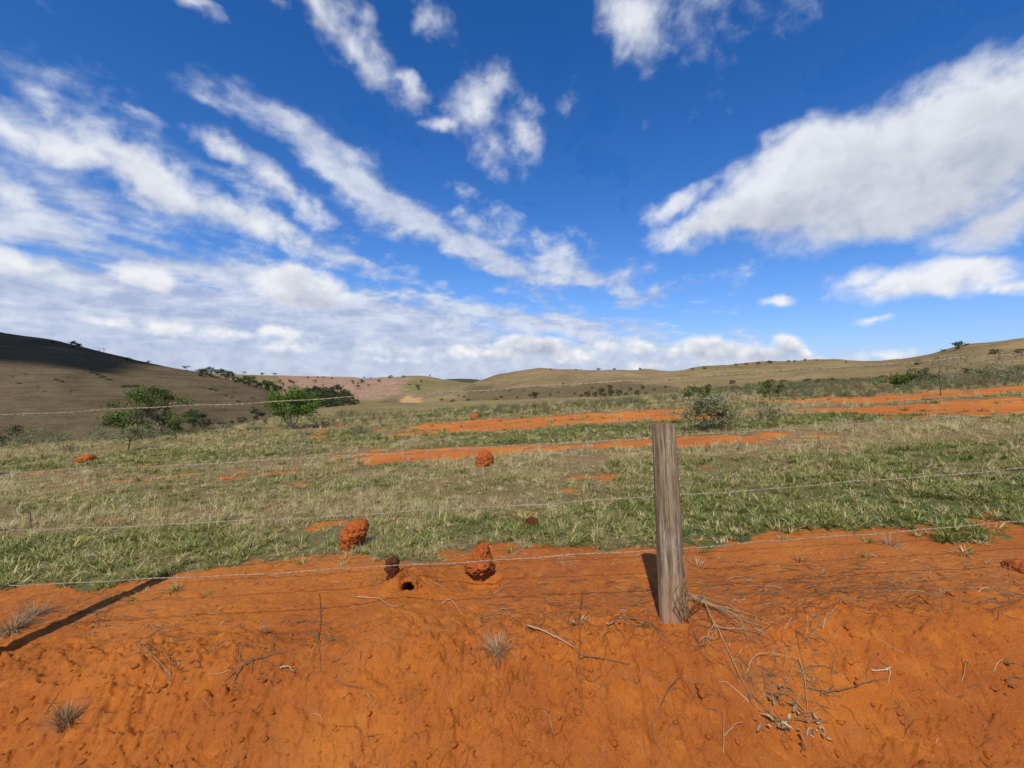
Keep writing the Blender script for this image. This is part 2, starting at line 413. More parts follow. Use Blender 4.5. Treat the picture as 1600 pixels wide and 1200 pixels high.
def near_height(X, Y):
    z = TILT * (X - X0) + bank(X, Y)
    r = np.hypot(X, Y)
    near = 1 - sstep(6, 14, r)
    bare = 1 - sstep(3.45, 3.8, Y + .12 * vnoise(X * 1.7, Y * 1.7, None, 9))
    slope = sstep(0, .3, 2.75 - Y) * sstep(1.35, 1.6, Y)
    z = z + .028 * fbm(X * .9, Y * .9, None, 3, .5, 11) * near + .06 * fbm(X * .12, Y * .12, None, 3, .5, 12) * (1 - near)
    # crumbly earth
    wx, wy = X + .08 * fbm(X * 3, Y * 3, None, 3, .5, 13), Y + .08 * fbm(X * 3, Y * 3, None, 3, .5, 14)
    rid = 1 - np.abs(fbm(wx * 4.5, wy * 6.5, None, 5, .58, 15)) * 2.2
    z = z + bare * (.006 + .012 * slope) * rid * 1.0
    rug = sstep(-.25, .35, fbm(X * .9, Y * 1.2, None, 3, .5, 17) + .25 * (1 - sstep(-.4, .8, X))) * .85 + .15      # trampled smooth here, crumbling there
    clod = np.clip(fbm(wx * 17, wy * 22, None, 4, .6, 16) - .02, 0, 1) * rug
    z = z + bare * (.016 + .040 * slope) * clod
    rill = 1 - np.abs(fbm(X * 6.5 + .5 * vnoise(X * 2, Y * 2, None, 28), Y * 1.4, None, 4, .55, 27)) * 2.4
    z = z - slope * .018 * np.clip(rill, 0, 1) ** 3
    pit = np.clip(fbm(wx * 8, wy * 11, None, 4, .6, 19) - .20, 0, 1)
    z = z - bare * (.02 + .07 * slope) * pit * rug
    chip = np.clip(fbm(X * 55, Y * 60, None, 3, .6, 18) - .1, 0, 1)
    z = z + bare * (.011 + .008 * slope) * chip
    # heap of loose earth below the small broken nest, and a few soft heaves
    for (cx, cy, sx, sy, hgt) in ((-.72, 2.55, .22, .42, .075), (-.30, 2.35, .25, .3, .03), (-1.6, 2.2, .5, .3, .045), (.35, 2.25, .35, .3, .03), (1.9, 2.45, .6, .3, .05), (2.6, 2.3, .4, .3, .035)):
        z = z + hgt * np.exp(-((X - cx) / sx) ** 2 - ((Y - cy) / sy) ** 2) * (1 + .25 * clod)
    bx, by = -.700, 2.98                                # spoil round the burrow, with the passage left open under its roof
    z = z + .095 * np.exp(-((X - bx) / .17) ** 2 - ((Y - by - .05) / .15) ** 2) * (1 + .4 * clod) * (1 - np.exp(-((X - bx - .02) / .055) ** 4 - ((Y - by) / .15) ** 4))
    # hollows: the burrow under the nest, scour under the second nest, a hole in the bank
    for (cx, cy, sx, sy, dep) in ((-.22, 3.04, .11, .070, .07), (-1.36, 2.60, .045, .04, .08), (-.13, 3.05, .05, .07, .05), (-1.72, 2.10, .05, .05, .05)):
        q = ((X - cx) / sx) ** 2 + ((Y - cy) / sy) ** 2
        z = z - dep * np.exp(-q * q)
    return z


AZ = np.radians(np.concatenate([np.arange(-180, -64, 2.0), np.arange(-64, 64, .17), np.arange(64, 180, 2.0)]))
_r = [.25]
while _r[-1] < 9500:
    r_ = _r[-1]
    _r.append(r_ * (1.10 if r_ < 1.3 else 1.0042 if r_ < 4.3 else 1.011 if r_ < 30 else 1.016 if r_ < 900 else 1.06))
RR = np.array(_r)


def land_grid():
    cols = sorted(LAND)
    caz = np.array([math.atan((c - 800) / FPX) for c in cols])
    L = np.zeros((len(cols), NL, 2))
    for i, c in enumerate(cols):
        ca = math.cos(caz[i])
        for k, (Y, py) in enumerate(LAND[c]):
            L[i, k] = (math.log(Y / ca), EYE + (600 - py) / FPX * Y)
    # to the sides and behind: ease to a common rolling pasture
    behind = np.zeros((1, NL, 2))
    for k, (rr, zz) in enumerate(((30, 0), (60, -1), (90, -.5), (120, -1), (400, 10), (560, 4), (800, 12), (1300, 5), (1900, 15))):
        behind[0, k] = (math.log(rr), zz)
    xs = np.concatenate([[-math.pi], [R(-120)], caz, [R(120)], [math.pi]])
    LL = np.concatenate([behind, behind, L, behind, behind], 0)
    lay = np.stack([[np.interp(AZ, xs, LL[:, k, j]) for k in range(NL)] for j in range(2)], -1)   # (NL, na, 2)
    # soften the joints between columns
    ker = np.exp(-np.linspace(-1.6, 1.6, 21) ** 2); ker /= ker.sum()
    for k in range(NL):
        for j in range(2):
            e = np.concatenate([lay[k, -10:, j], lay[k, :, j], lay[k, :10, j]])
            lay[k, :, j] = np.convolve(e, ker, 'valid')
    na = len(AZ)
    logr = np.log(RR)
    X = RR[:, None] * np.sin(AZ)[None, :]; Y = RR[:, None] * np.cos(AZ)[None, :]
    # knots: two on the pasture plane, the layers, then the far plain
    x0 = lay[0, :, 0]
    def plane(lr): return TILT * (np.exp(lr) * np.sin(AZ) - X0) * np.where(np.cos(AZ) > 0, 1, .3)
    far = np.stack([np.full(na, math.log(4000.0)), np.full(na, math.log(9600.0))], 1)
    kx = np.concatenate([(x0 - .9)[:, None], (x0 - .45)[:, None], lay[:, :, 0].T, far], 1)
    kz = np.concatenate([plane(x0 - .9)[:, None], plane(x0 - .45)[:, None], lay[:, :, 1].T, np.full((na, 1), -20.0), np.full((na, 1), -30.0)], 1)
    Zf = pchip(kx, kz, logr)
    nh = near_height(X, Y)
    front = sstep(-.2, .4, np.cos(AZ))[None, :]
    nh = nh * front + (1 - front) * (-.40 + .01 * fbm(X * 2, Y * 2, None, 3, .5, 44))
    b = sstep(0, 1, (logr[:, None] - (x0 - .9)[None, :]) / .45)
    Z = nh * (1 - b) + Zf * b
    # relief on the hills: broad swells, gullies, cattle steps
    rise = sstep(math.log(60), math.log(220), logr)[:, None]
    gul = 1 - np.abs(fbm(X * .008, Y * .008, None, 4, .5, 21)) * 2
    Z = Z + rise * (2.6 * fbm(X * .012, Y * .012, None, 4, .5, 22) - 2.2 * sstep(.5, 1, gul) + .5 * fbm(X * .06, Y * .06, None, 4, .55, 23))
    mid = sstep(math.log(20), math.log(40), logr)[:, None] * (1 - rise)
    Z = Z + mid * .22 * fbm(X * .09, Y * .09, None, 4, .5, 24)
    return X, Y, Z, lay


GX, GY, GZ, LAYERS = land_grid()
LOGR = np.log(RR)


def ground(x, y):
    """height of the land at points"""
    x = np.atleast_1d(np.asarray(x, float)); y = np.atleast_1d(np.asarray(y, float))
    lr = np.log(np.hypot(x, y)); az = np.arctan2(x, y)
    fi = np.clip(np.interp(lr, LOGR, np.arange(len(RR))), 0, len(RR) - 1.001)
    fj = np.clip(np.interp(az, AZ, np.arange(len(AZ))), 0, len(AZ) - 1.001)
    i, j = fi.astype(int), fj.astype(int); a, b = fi - i, fj - j
    return (GZ[i, j] * (1 - b) + GZ[i, j + 1] * b) * (1 - a) + (GZ[i + 1, j] * (1 - b) + GZ[i + 1, j + 1] * b) * a


def gz(x, y): return float(ground(x, y)[0])


def spot(px, py, rmin=2.0, rmax=3000):
    """where the line of sight through a point of the photograph meets the land (or the crest it grazes)"""
    t, s = (px - 800) / FPX, (600 - py) / FPX
    Y = np.exp(np.linspace(math.log(rmin), math.log(rmax), 3000))
    z = ground(Y * t, Y); ray = EYE + Y * s
    below = np.nonzero(ray < z)[0]
    if len(below): i = below[0]
    else: i = int(np.argmax((z - EYE) / Y))
    return float(Y[i] * t), float(Y[i]), float(z[i])


def flat(px, py):
    """the same on the near pasture plane, by formula"""
    t = (px - 800) / FPX
    Y = (EYE + TILT * X0) * FPX / (py - 600 + TILT * FPX * t)
    return t * Y, Y


# ------------------------------------------------------------------ bare earth, greenness
def bare_mask(X, Y):
    n = fbm(X * .55, Y * .9, None, 4, .55, 70); n2 = fbm(X * 2.2, Y * 3.0, None, 4, .6, 71)
    edge = 1 - sstep(-.16, .20, Y - 3.52 - .13 * n - .40 * n2)
    def band(y0, y1, x0, x1, soft=.7):
        return np.minimum(np.minimum(Y - y0, y1 - Y) / soft, np.minimum(X - x0, x1 - X) / 2.5)
    b2 = band(8.3, 10.1, -4.6, 6.2, .55); b2l = band(7.6, 8.9, -7.6, -2.2, .5) - .55
    b1 = band(13.1, 17.7, -4.2, 7.6, .9); b1l = band(12.8, 15.5, -9, -3, .8) - .75
    br = band(9.6, 15, 8.2, 40, 1.3); br2 = band(15, 19.5, 10, 40, 1.2) - .2
    m = np.maximum.reduce([b2, b2l, b1, b1l, br, br2])
    tracks = sstep(.0, .75, np.clip(m, -3, 1.0) + .95 * n + 1.15 * n2) * (.90 + .1 * n)
    spots = sstep(.34, .66, fbm(X * .9, Y * 1.3, None, 4, .6, 75)) * sstep(4, 4.6, Y) * (1 - sstep(9, 13, Y)) * .75
    return np.clip(np.maximum.reduce([edge, tracks, spots]), 0, 1)


def green_mask(X, Y):
    n = fbm(X * .35, Y * .6, None, 4, .55, 80)
    strip = sstep(9.9, 10.6, Y) * (1 - sstep(12.6, 13.6, Y)) * .40
    front = (1 - sstep(3.9, 5.2, Y)) * .30
    left = (1 - sstep(-2.5, -1.2, X)) * (1 - sstep(4.3, 5.5, Y)) * .3
    right = sstep(.8, 1.6, X) * (1 - sstep(4.8, 7, Y)) * .28
    far = sstep(20, 40, Y) * .30
    return np.clip(.30 + .75 * n + strip + front + left + right + far, 0, 1)


BARE = bare_mask(GX, GY)
GREEN = green_mask(GX, GY)
PXG = 800 + FPX * np.tan(np.clip(AZ, R(-80), R(80)))[None, :] + 0 * GX
LYR = np.zeros(GX.shape)
for k in range(NL):
    LYR += (LOGR[:, None] > LAYERS[k, :, 0][None, :])
LYR = np.where(np.cos(AZ)[None, :] < 0, np.minimum(LYR, 5), LYR)


def shader(name):
    m = bpy.data.materials.new(name); m.use_nodes = True
    nt = m.node_tree; nt.nodes.clear(); g = G(nt)
    p = nt.nodes.new('ShaderNodeBsdfPrincipled'); o = nt.nodes.new('ShaderNodeOutputMaterial')
    g.l.new(p.outputs[0], o.inputs[0])
    p.inputs['Specular IOR Level'].default_value = .15
    p.inputs['Roughness'].default_value = .9
    return m, g, p


def bump(g, p, h, dist, strength=1.0, prev=None):
    b = g.n.new('ShaderNodeBump'); b.inputs['Distance'].default_value = dist; b.inputs['Strength'].default_value = strength
    g.l.new(h, b.inputs['Height'])
    if prev is not None: g.l.new(prev, b.inputs['Normal'])
    g.l.new(b.outputs[0], p.inputs['Normal'])
    return b.outputs[0]


DIRT_A, DIRT_B, DIRT_C = (.465, .134, .015), (.34, .088, .011), (.54, .178, .028)


def dirt_nodes(g, pos):
    n0 = g.noise(pos, .45, 3, .55); n1 = g.noise(pos, 1.6, 5, .62); n2 = g.noise(pos, 9, 6, .65, .3); n3 = g.noise(pos, 70, 4, .65)
    c = g.mix(g.rng(n1, .36, .62), DIRT_A, DIRT_B)
    c = g.mix(g.math('MULTIPLY', g.rng(n0, .45, .62), .55), c, (.33, .092, .024))
    c = g.mix(g.math('MULTIPLY', g.rng(n2, .52, .72), .75), c, DIRT_C)
    c = g.mix(g.math('MULTIPLY', g.rng(n2, .48, .28), .65), c, (.25, .052, .014))
    c = g.mix(g.math('MULTIPLY', g.rng(n3, .60, .75), .5), c, (.62, .22, .07))
    c = g.mix(g.math('MULTIPLY', g.rng(n3, .40, .28), .55), c, (.22, .045, .012))
    c = g.mix(g.math('MULTIPLY', g.rng(g.math('ADD', g.math('MULTIPLY', n0, .6), g.math('MULTIPLY', n2, .4)), .50, .40), .35), c, (.53, .21, .055))   # pale dust
    n5 = g.noise(pos, 230, 3, .7)                          # grain
    c = g.mix(g.math('MULTIPLY', g.rng(n5, .52, .70), .38), c, (.60, .26, .08))
    c = g.mix(g.math('MULTIPLY', g.rng(n5, .46, .30), .50), c, (.19, .045, .010))
    return c, n2, n3


def mat_earth():
    m, g, p = shader('red_earth')
    pos = g.n.new('ShaderNodeTexCoord').outputs['Object']
    c, n2, n3 = dirt_nodes(g, pos)
    g.l.new(c, p.inputs['Base Color'])
    n4 = g.noise(pos, 120, 5, .75)
    h = g.math('ADD', g.math('MULTIPLY', g.noise(pos, 38, 8, .70, .1), .015), g.math('MULTIPLY', n4, .0075))
    bump(g, p, h, 1.0, 1.0)
    p.inputs['Roughness'].default_value = .95
    return m


def mat_pasture():
    m, g, p = shader('pasture_soil')
    pos = g.n.new('ShaderNodeTexCoord').outputs['Object']
    c, n2, n3 = dirt_nodes(g, pos)
    f = g.noise(g.mapping(pos, sc=(1, .6, 1)), 34, 6, .7, .3); f2 = g.noise(pos, 1.1, 4, .6); f3 = g.noise(pos, 120, 3, .7)
    dry = g.mix(g.rng(f, .35, .68), (.150, .080, .034), (.36, .255, .120))
    grn = g.mix(g.rng(f, .35, .68), (.045, .062, .015), (.17, .185, .055))
    gm = g.math('ADD', g.attr('green').outputs['Fac'], g.math('MULTIPLY', g.math('SUBTRACT', f2, .5), 1.1))
    veg = g.mix(g.rng(gm, .15, .8), dry, grn)
    veg = g.mix(g.math('MULTIPLY', g.rng(f3, .5, .62), .25), veg, (.30, .10, .03))
    ba = g.math('ADD', g.attr('bare').outputs['Fac'], g.math('MULTIPLY', g.math('SUBTRACT', f, .5), .9))
    c = g.mix(1.0, c, (1.28, 1.30, 1.15), 'MULTIPLY')               # trodden, sun-bleached earth
    col = g.mix(g.rng(ba, .36, .74, 0, 1, True), veg, c)
    g.l.new(col, p.inputs['Base Color'])
    h = g.math('ADD', g.math('MULTIPLY', f, .05), g.math('MULTIPLY', n2, .03))
    bump(g, p, h, 1.0, .8)
    return m


def mat_hill(name, lo, hi, shrub=.5, pink=False, tan_slope=False):
    m, g, p = shader(name)
    pos = g.n.new('ShaderNodeTexCoord').outputs['Object']
    a = g.noise(pos, .012, 5, .6, .4); b = g.noise(g.mapping(pos, sc=(1, 1, 2.5)), .09, 6, .65, .3); c = g.noise(pos, .7, 5, .7)
    col = g.mix(g.rng(g.math('ADD', g.math('MULTIPLY', a, .55), g.math('MULTIPLY', b, .45)), .38, .62), lo, hi)
    col = g.mix(g.math('MULTIPLY', g.rng(c, .52, .72), .35), col, tuple(x * 1.35 for x in hi))
    col = g.mix(g.math('MULTIPLY', g.rng(c, .46, .30), .40), col, tuple(x * .55 for x in lo))
    tr = g.noise(g.vmath('ADD', g.mapping(pos, sc=(.035, .035, .8)), g.vmath('SCALE', g.noise(pos, .03, 2, .5, out=1), scale=1.2)), 1.0, 5, .7)     # cattle steps along the contours
    col = g.mix(g.math('MULTIPLY', g.rng(tr, .54, .64), .42), col, tuple(x * .62 for x in lo))
    col = g.mix(g.math('MULTIPLY', g.rng(tr, .46, .36), .30), col, tuple(x * 1.25 for x in hi))
    sp = g.noise(pos, .22, 5, .7, .2)                     # low scrub too small to pick apart
    col = g.mix(g.math('MULTIPLY', g.rng(sp, .60, .70), shrub), col, (.055, .052, .022))
    bare = g.noise(g.mapping(pos, sc=(1, 1, 3)), .05, 6, .65, .6)
    col = g.mix(g.math('MULTIPLY', g.rng(bare, .66, .74), .5), col, (.36, .20, .10))
    if pink:
        pk = g.math('ADD', g.attr('pink').outputs['Fac'], g.math('MULTIPLY', g.math('SUBTRACT', b, .5), .9))
        pc = g.mix(g.rng(b, .4, .65), (.270, .165, .105), (.335, .215, .142))
        col = g.mix(g.rng(pk, .35, .62, 0, 1, True), col, pc)
    if tan_slope:
        tn = g.math('ADD', g.attr('scar').outputs['Fac'], g.math('MULTIPLY', g.math('SUBTRACT', b, .5), 1.2))
        br_ = g.math('ADD', g.attr('brush').outputs['Fac'], g.math('MULTIPLY', g.math('SUBTRACT', b, .5), 1.4))
        col = g.mix(g.math('MULTIPLY', g.rng(br_, .3, .8, 0, 1, True), .75), col, g.mix(g.rng(c, .4, .62), (.075, .060, .030), (.165, .120, .066)))
        tc_ = g.mix(g.rng(c, .4, .65), (.40, .22, .09), (.56, .37, .19))
        col = g.mix(g.rng(tn, .45, .62, 0, 1, True), col, tc_)
    g.l.new(col, p.inputs['Base Color'])
    h = g.math('ADD', g.math('MULTIPLY', b, 2.5), g.math('MULTIPLY', c, .7))
    bump(g, p, h, 1.0, .55)
    p.inputs['Roughness'].default_value = 1.0
    p.inputs['Specular IOR Level'].default_value = 0.0
    return m


def vert_normals(P):
    du = np.zeros_like(P); dv = np.zeros_like(P)
    du[1:-1] = P[2:] - P[:-2]; du[0] = P[1] - P[0]; du[-1] = P[-1] - P[-2]
    dv = np.roll(P, -1, 1) - np.roll(P, 1, 1)
    n = np.cross(dv, du); n /= np.maximum(np.linalg.norm(n, axis=2), 1e-9)[..., None]
    return np.where(n[..., 2:] < 0, -n, n)


def build_land():
    P = np.stack([GX, GY, GZ], -1)
    N = vert_normals(P).reshape(-1, 3)
    def cell(A):                       # value of a cell from its first corner
        return A[:-1, :]
    lyr, bare = cell(LYR), cell(BARE)
    X, Y = cell(GX), cell(GY)
    front = Y > .2
    isbank = (Y < 3.9) & (np.hypot(X, Y) < 30) & ((bare > .5) | (Y < 3.2)) & (Y > 1.55)
    isroad = (np.hypot(X, Y) < 60) & (Y <= 1.55)
    px = cell(PXG)
    near = (lyr <= 1) & ~isbank & ~isroad
    slope = (lyr > 1) & (lyr <= 3)
    hill = (lyr > 3) & (lyr <= 5) & ~isroad
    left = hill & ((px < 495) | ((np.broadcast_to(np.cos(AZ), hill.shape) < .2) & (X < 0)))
    right = hill & ((px > 1060) | ((np.broadcast_to(np.cos(AZ), hill.shape) < .2) & (X >= 0))) & ~left
    centre = hill & ~left & ~right
    backh = (lyr > 5) & (lyr <= 7)
    farh = lyr > 7
    pxv = PXG
    rr = np.hypot(GX, GY)
    rise = (GZ - EYE) / np.maximum(GY, 1) * FPX
    pink = sstep(400, 470, pxv) * (1 - sstep(590, 680, pxv + 40 * fbm(GX * .01, GY * .01, None, 3, .5, 61))) * sstep(LOGR[0], LOGR[0] + .01, LOGR[:, None]) * sstep(math.log(470), math.log(520), np.log(rr))
    sn = fbm(GX * .03, GY * .03, None, 4, .6, 62)
    scar = np.exp(-((pxv - 640 + 1.2 * (rise + 24)) / 26) ** 2 - ((rise + 24) / 11) ** 2) * (.95 + .7 * sn)
    brush = sstep(690, 760, pxv) * (1 - sstep(1040, 1100, pxv)) * sstep(4, -8, rise + 10 * sn) + (1 - sstep(600, 700, pxv)) * sstep(2, -10, rise + 8) * .8
    mats = {'road': mat_earth(), 'near': mat_pasture(),
            'slope': mat_hill('green_slope_grass', (.175, .138, .060), (.265, .205, .095), .25),
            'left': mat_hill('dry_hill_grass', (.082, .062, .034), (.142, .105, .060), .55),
            'centre': mat_hill('olive_hill_grass', (.160, .115, .055), (.290, .205, .105), .6, tan_slope=True),
            'right': mat_hill('olive_hill_grass', (.150, .108, .050), (.280, .200, .098), .6),
            'back': mat_hill('back_hill_grass', (.165, .130, .058), (.245, .195, .092), .2, pink=True),
            'far': mat_hill('far_hill_grass', (.060, .065, .035), (.085, .085, .045), .5)}
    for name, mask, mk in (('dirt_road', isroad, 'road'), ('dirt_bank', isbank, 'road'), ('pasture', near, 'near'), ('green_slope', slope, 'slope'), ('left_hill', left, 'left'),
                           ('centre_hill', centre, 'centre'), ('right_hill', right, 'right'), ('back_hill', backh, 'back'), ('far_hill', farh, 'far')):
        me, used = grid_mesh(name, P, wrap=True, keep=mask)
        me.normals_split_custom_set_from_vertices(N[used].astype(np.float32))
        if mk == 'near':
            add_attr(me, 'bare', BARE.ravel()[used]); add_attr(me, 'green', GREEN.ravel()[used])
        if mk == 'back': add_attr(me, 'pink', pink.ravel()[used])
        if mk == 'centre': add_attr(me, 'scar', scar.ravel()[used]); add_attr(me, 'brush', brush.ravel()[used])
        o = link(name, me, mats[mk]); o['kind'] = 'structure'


build_land()

# ------------------------------------------------------------------ mesh builder
class MB:
    def __init__(self):
        self.v, self.f, self.t, self.mi = [], [], [], []

    def add(self, vs, fs, tone=0.0, mi=0):
        b = len(self.v)
        self.v += [tuple(p) for p in vs]; self.t += [tone] * len(vs)
        self.f += [tuple(i + b for i in f) for f in fs]; self.mi += [mi] * len(fs)

    def tube(self, pts, rad, sides=5, tone=0.0, cap=True, mi=0):
        pts = [Vector(p) for p in pts]; n = len(pts)
        if not hasattr(rad, '__len__'): rad = [rad] * n
        ref = None; vs = []
        for i, p in enumerate(pts):
            d = (pts[min(i + 1, n - 1)] - pts[max(i - 1, 0)])
            d = d.normalized() if d.length > 1e-9 else Vector((0, 0, 1))
            if ref is None:
                ref = d.orthogonal().normalized()
            ref = (ref - d * ref.dot(d)).normalized()
            bn = d.cross(ref)
            for k in range(sides):
                a = 2 * math.pi * k / sides
                vs.append(p + (ref * math.cos(a) + bn * math.sin(a)) * rad[i])
        fs = [(i * sides + k, i * sides + (k + 1) % sides, (i + 1) * sides + (k + 1) % sides, (i + 1) * sides + k) for i in range(n - 1) for k in range(sides)]
        if cap:
            fs.append(tuple(range(sides - 1, -1, -1))); fs.append(tuple((n - 1) * sides + k for k in range(sides)))
        self.add(vs, fs, tone, mi)

    def leaf(self, p, d, s, w, rg, tone=0.0, mi=0):
        """a small folded leaf (two triangles) from p along d"""
        d = d.normalized(); side = d.cross(Vector((rg.uniform(-1, 1), rg.uniform(-1, 1), rg.uniform(-1, 1)))).normalized()
        n = d.cross(side)
        a, b, c, e = p, p + d * s * .45 + side * w * .5 + n * w * .15, p + d * s, p + d * s * .45 - side * w * .5 + n * w * .15
        self.add([a, b, c, e], [(0, 1, 2), (0, 2, 3)], tone, mi)

    def blade(self, p, az, ln, w, lean, curl, seg=3, tone=0.0):
        """grass blade: a bent tapering ribbon"""
        h = Vector((math.sin(az), math.cos(az), 0)); sd = Vector((math.cos(az), -math.sin(az), 0))
        vs, fs = [], []; q = Vector(p); a = lean
        for i in range(seg + 1):
            f = i / seg; ww = w * (1 - f ** 1.6) * .5
            if i < seg: vs += [q - sd * ww, q + sd * ww]
            else: vs.append(q)
            q = q + (h * math.sin(a) + Vector((0, 0, 1)) * math.cos(a)) * (ln / seg); a += curl / seg
        for i in range(seg - 1): fs.append((2 * i, 2 * i + 1, 2 * i + 3, 2 * i + 2))
        fs.append((2 * seg - 2, 2 * seg - 1, 2 * seg))
        self.add(vs, fs, tone)

    def mesh(self, name, mats, smooth=False):
        me = bpy.data.meshes.new(name); me.from_pydata(self.v, [], self.f)
        for m in (mats if isinstance(mats, (list, tuple)) else [mats]): me.materials.append(m)
        add_attr(me, 'tone', self.t)
        if any(self.mi): me.polygons.foreach_set('material_index', self.mi)
        me.polygons.foreach_set('use_smooth', [smooth] * len(self.f))
        me.update()
        return me


def tag(o, label=None, cat=None, group=None, kind=None):
    for k, v in (('label', label), ('category', cat), ('group', group), ('kind', kind)):
        if v: o[k] = v
    return o


def empty(name, loc=(0, 0, 0), rz=0.0, sc=1.0):
    o = bpy.data.objects.new(name, None); COL.objects.link(o)
    o.location = loc; o.rotation_euler = (0, 0, rz); o.scale = (sc, sc, sc); o.empty_display_size = .1
    return o


# ------------------------------------------------------------------ plant materials
def mat_plant(name, stops, var=.35, transl=.3, rough=.6):
    """colour from the 'tone' of each piece, varied between plants"""
    m = bpy.data.materials.new(name); m.use_nodes = True
    nt = m.node_tree; nt.nodes.clear(); g = G(nt)
    oi = nt.nodes.new('ShaderNodeObjectInfo').outputs['Random']
    pos = nt.nodes.new('ShaderNodeNewGeometry').outputs['Position']
    t = g.math('ADD', g.attr('tone').outputs['Fac'], g.math('MULTIPLY', g.math('SUBTRACT', oi, .5), var))
    t = g.math('ADD', t, g.math('MULTIPLY', g.math('SUBTRACT', g.noise(pos, 1.3, 2, .5), .5), .5))
    c = g.ramp(t, stops)
    d = nt.nodes.new('ShaderNodeBsdfPrincipled'); g.l.new(c, d.inputs['Base Color']); d.inputs['Roughness'].default_value = rough
    d.inputs['Specular IOR Level'].default_value = .2
    o = nt.nodes.new('ShaderNodeOutputMaterial')
    if transl:
        tr = nt.nodes.new('ShaderNodeBsdfTranslucent'); g.l.new(g.mix(.5, c, (.30, .34, .05)), tr.inputs[0])
        mx = nt.nodes.new('ShaderNodeMixShader'); mx.inputs[0].default_value = transl
        g.l.new(d.outputs[0], mx.inputs[1]); g.l.new(tr.outputs[0], mx.inputs[2]); g.l.new(mx.outputs[0], o.inputs[0])
    else: g.l.new(d.outputs[0], o.inputs[0])
    return m


M_GRASS = mat_plant('pasture_grass', [(0, (.085, .132, .020)), (.3, (.205, .215, .046)), (.52, (.38, .315, .115)), (.75, (.57, .445, .22)), (1, (.68, .56, .34))], .5, .22)
M_DRY = mat_plant('dry_stem', [(0, (.085, .050, .028)), (.35, (.20, .125, .065)), (.7, (.36, .25, .135)), (1, (.50, .385, .245))], .25, 0, .8)
M_LEAF = mat_plant('green_leaf', [(0, (.030, .055, .012)), (.4, (.060, .105, .020)), (.75, (.115, .165, .035)), (1, (.20, .22, .06))], .25, .3)
M_VIVID = mat_plant('fresh_green_leaf', [(0, (.035, .075, .010)), (.4, (.075, .145, .018)), (.75, (.13, .215, .030)), (1, (.22, .27, .05))], .2, .35)
M_LEAFD = mat_plant('dark_leaf', [(0, (.024, .036, .014)), (.5, (.042, .060, .022)), (1, (.080, .095, .036))], .4, .2)
M_GREY = mat_plant('grey_green_leaf', [(0, (.085, .095, .040)), (.4, (.15, .155, .070)), (.75, (.24, .235, .125)), (1, (.34, .33, .21))], .2, .2, .8)
M_BARK = mat_plant('bark', [(0, (.045, .034, .024)), (.5, (.105, .08, .06)), (1, (.22, .18, .14))], .3, 0, .9)
M_PALEBARK = mat_plant('pale_bark', [(0, (.20, .16, .12)), (.5, (.32, .27, .21)), (1, (.46, .40, .33))], .3, 0, .9)


# ------------------------------------------------------------------ scattered stuff
def instancer(name, protos, pts, rots, scls, idx):
    """one countless mass of small plants: prototypes set on points"""
    col = bpy.data.collections.new(name + '_kinds')
    for i, me in enumerate(protos):
        o = bpy.data.objects.new('%s_kind_%02d' % (name, i), me); col.objects.link(o)
    me = bpy.data.meshes.new(name); me.vertices.add(len(pts)); me.vertices.foreach_set('co', np.asarray(pts, np.float32).ravel())
    a = me.attributes.new('rot', 'FLOAT_VECTOR', 'POINT'); a.data.foreach_set('vector', np.asarray(rots, np.float32).ravel())
    add_attr(me, 'scl', scls)
    a = me.attributes.new('pick', 'INT', 'POINT'); a.data.foreach_set('value', np.asarray(idx, np.int32))
    ob = link(name, me)
    gn = bpy.data.node_groups.new(name + '_nodes', 'GeometryNodeTree')
    gn.interface.new_socket('Geometry', in_out='INPUT', socket_type='NodeSocketGeometry')
    gn.interface.new_socket('Geometry', in_out='OUTPUT', socket_type='NodeSocketGeometry')
    N, L = gn.nodes, gn.links
    gi, go = N.new('NodeGroupInput'), N.new('NodeGroupOutput')
    ci = N.new('GeometryNodeCollectionInfo'); ci.inputs['Collection'].default_value = col; ci.inputs['Separate Children'].default_value = True; ci.inputs['Reset Children'].default_value = True
    ip = N.new('GeometryNodeInstanceOnPoints'); ip.inputs['Pick Instance'].default_value = True
    def na(nm, ty):
        n = N.new('GeometryNodeInputNamedAttribute'); n.data_type = ty; n.inputs['Name'].default_value = nm
        return n.outputs['Attribute']
    er = N.new('FunctionNodeEulerToRotation'); L.new(na('rot', 'FLOAT_VECTOR'), er.inputs[0])
    L.new(gi.outputs[0], ip.inputs['Points']); L.new(ci.outputs[0], ip.inputs['Instance']); L.new(na('pick', 'INT'), ip.inputs['Instance Index'])
    L.new(er.outputs[0], ip.inputs['Rotation']); L.new(na('scl', 'FLOAT'), ip.inputs['Scale']); L.new(ip.outputs[0], go.inputs[0])
    md = ob.modifiers.new('scatter', 'NODES'); md.node_group = gn
    return ob


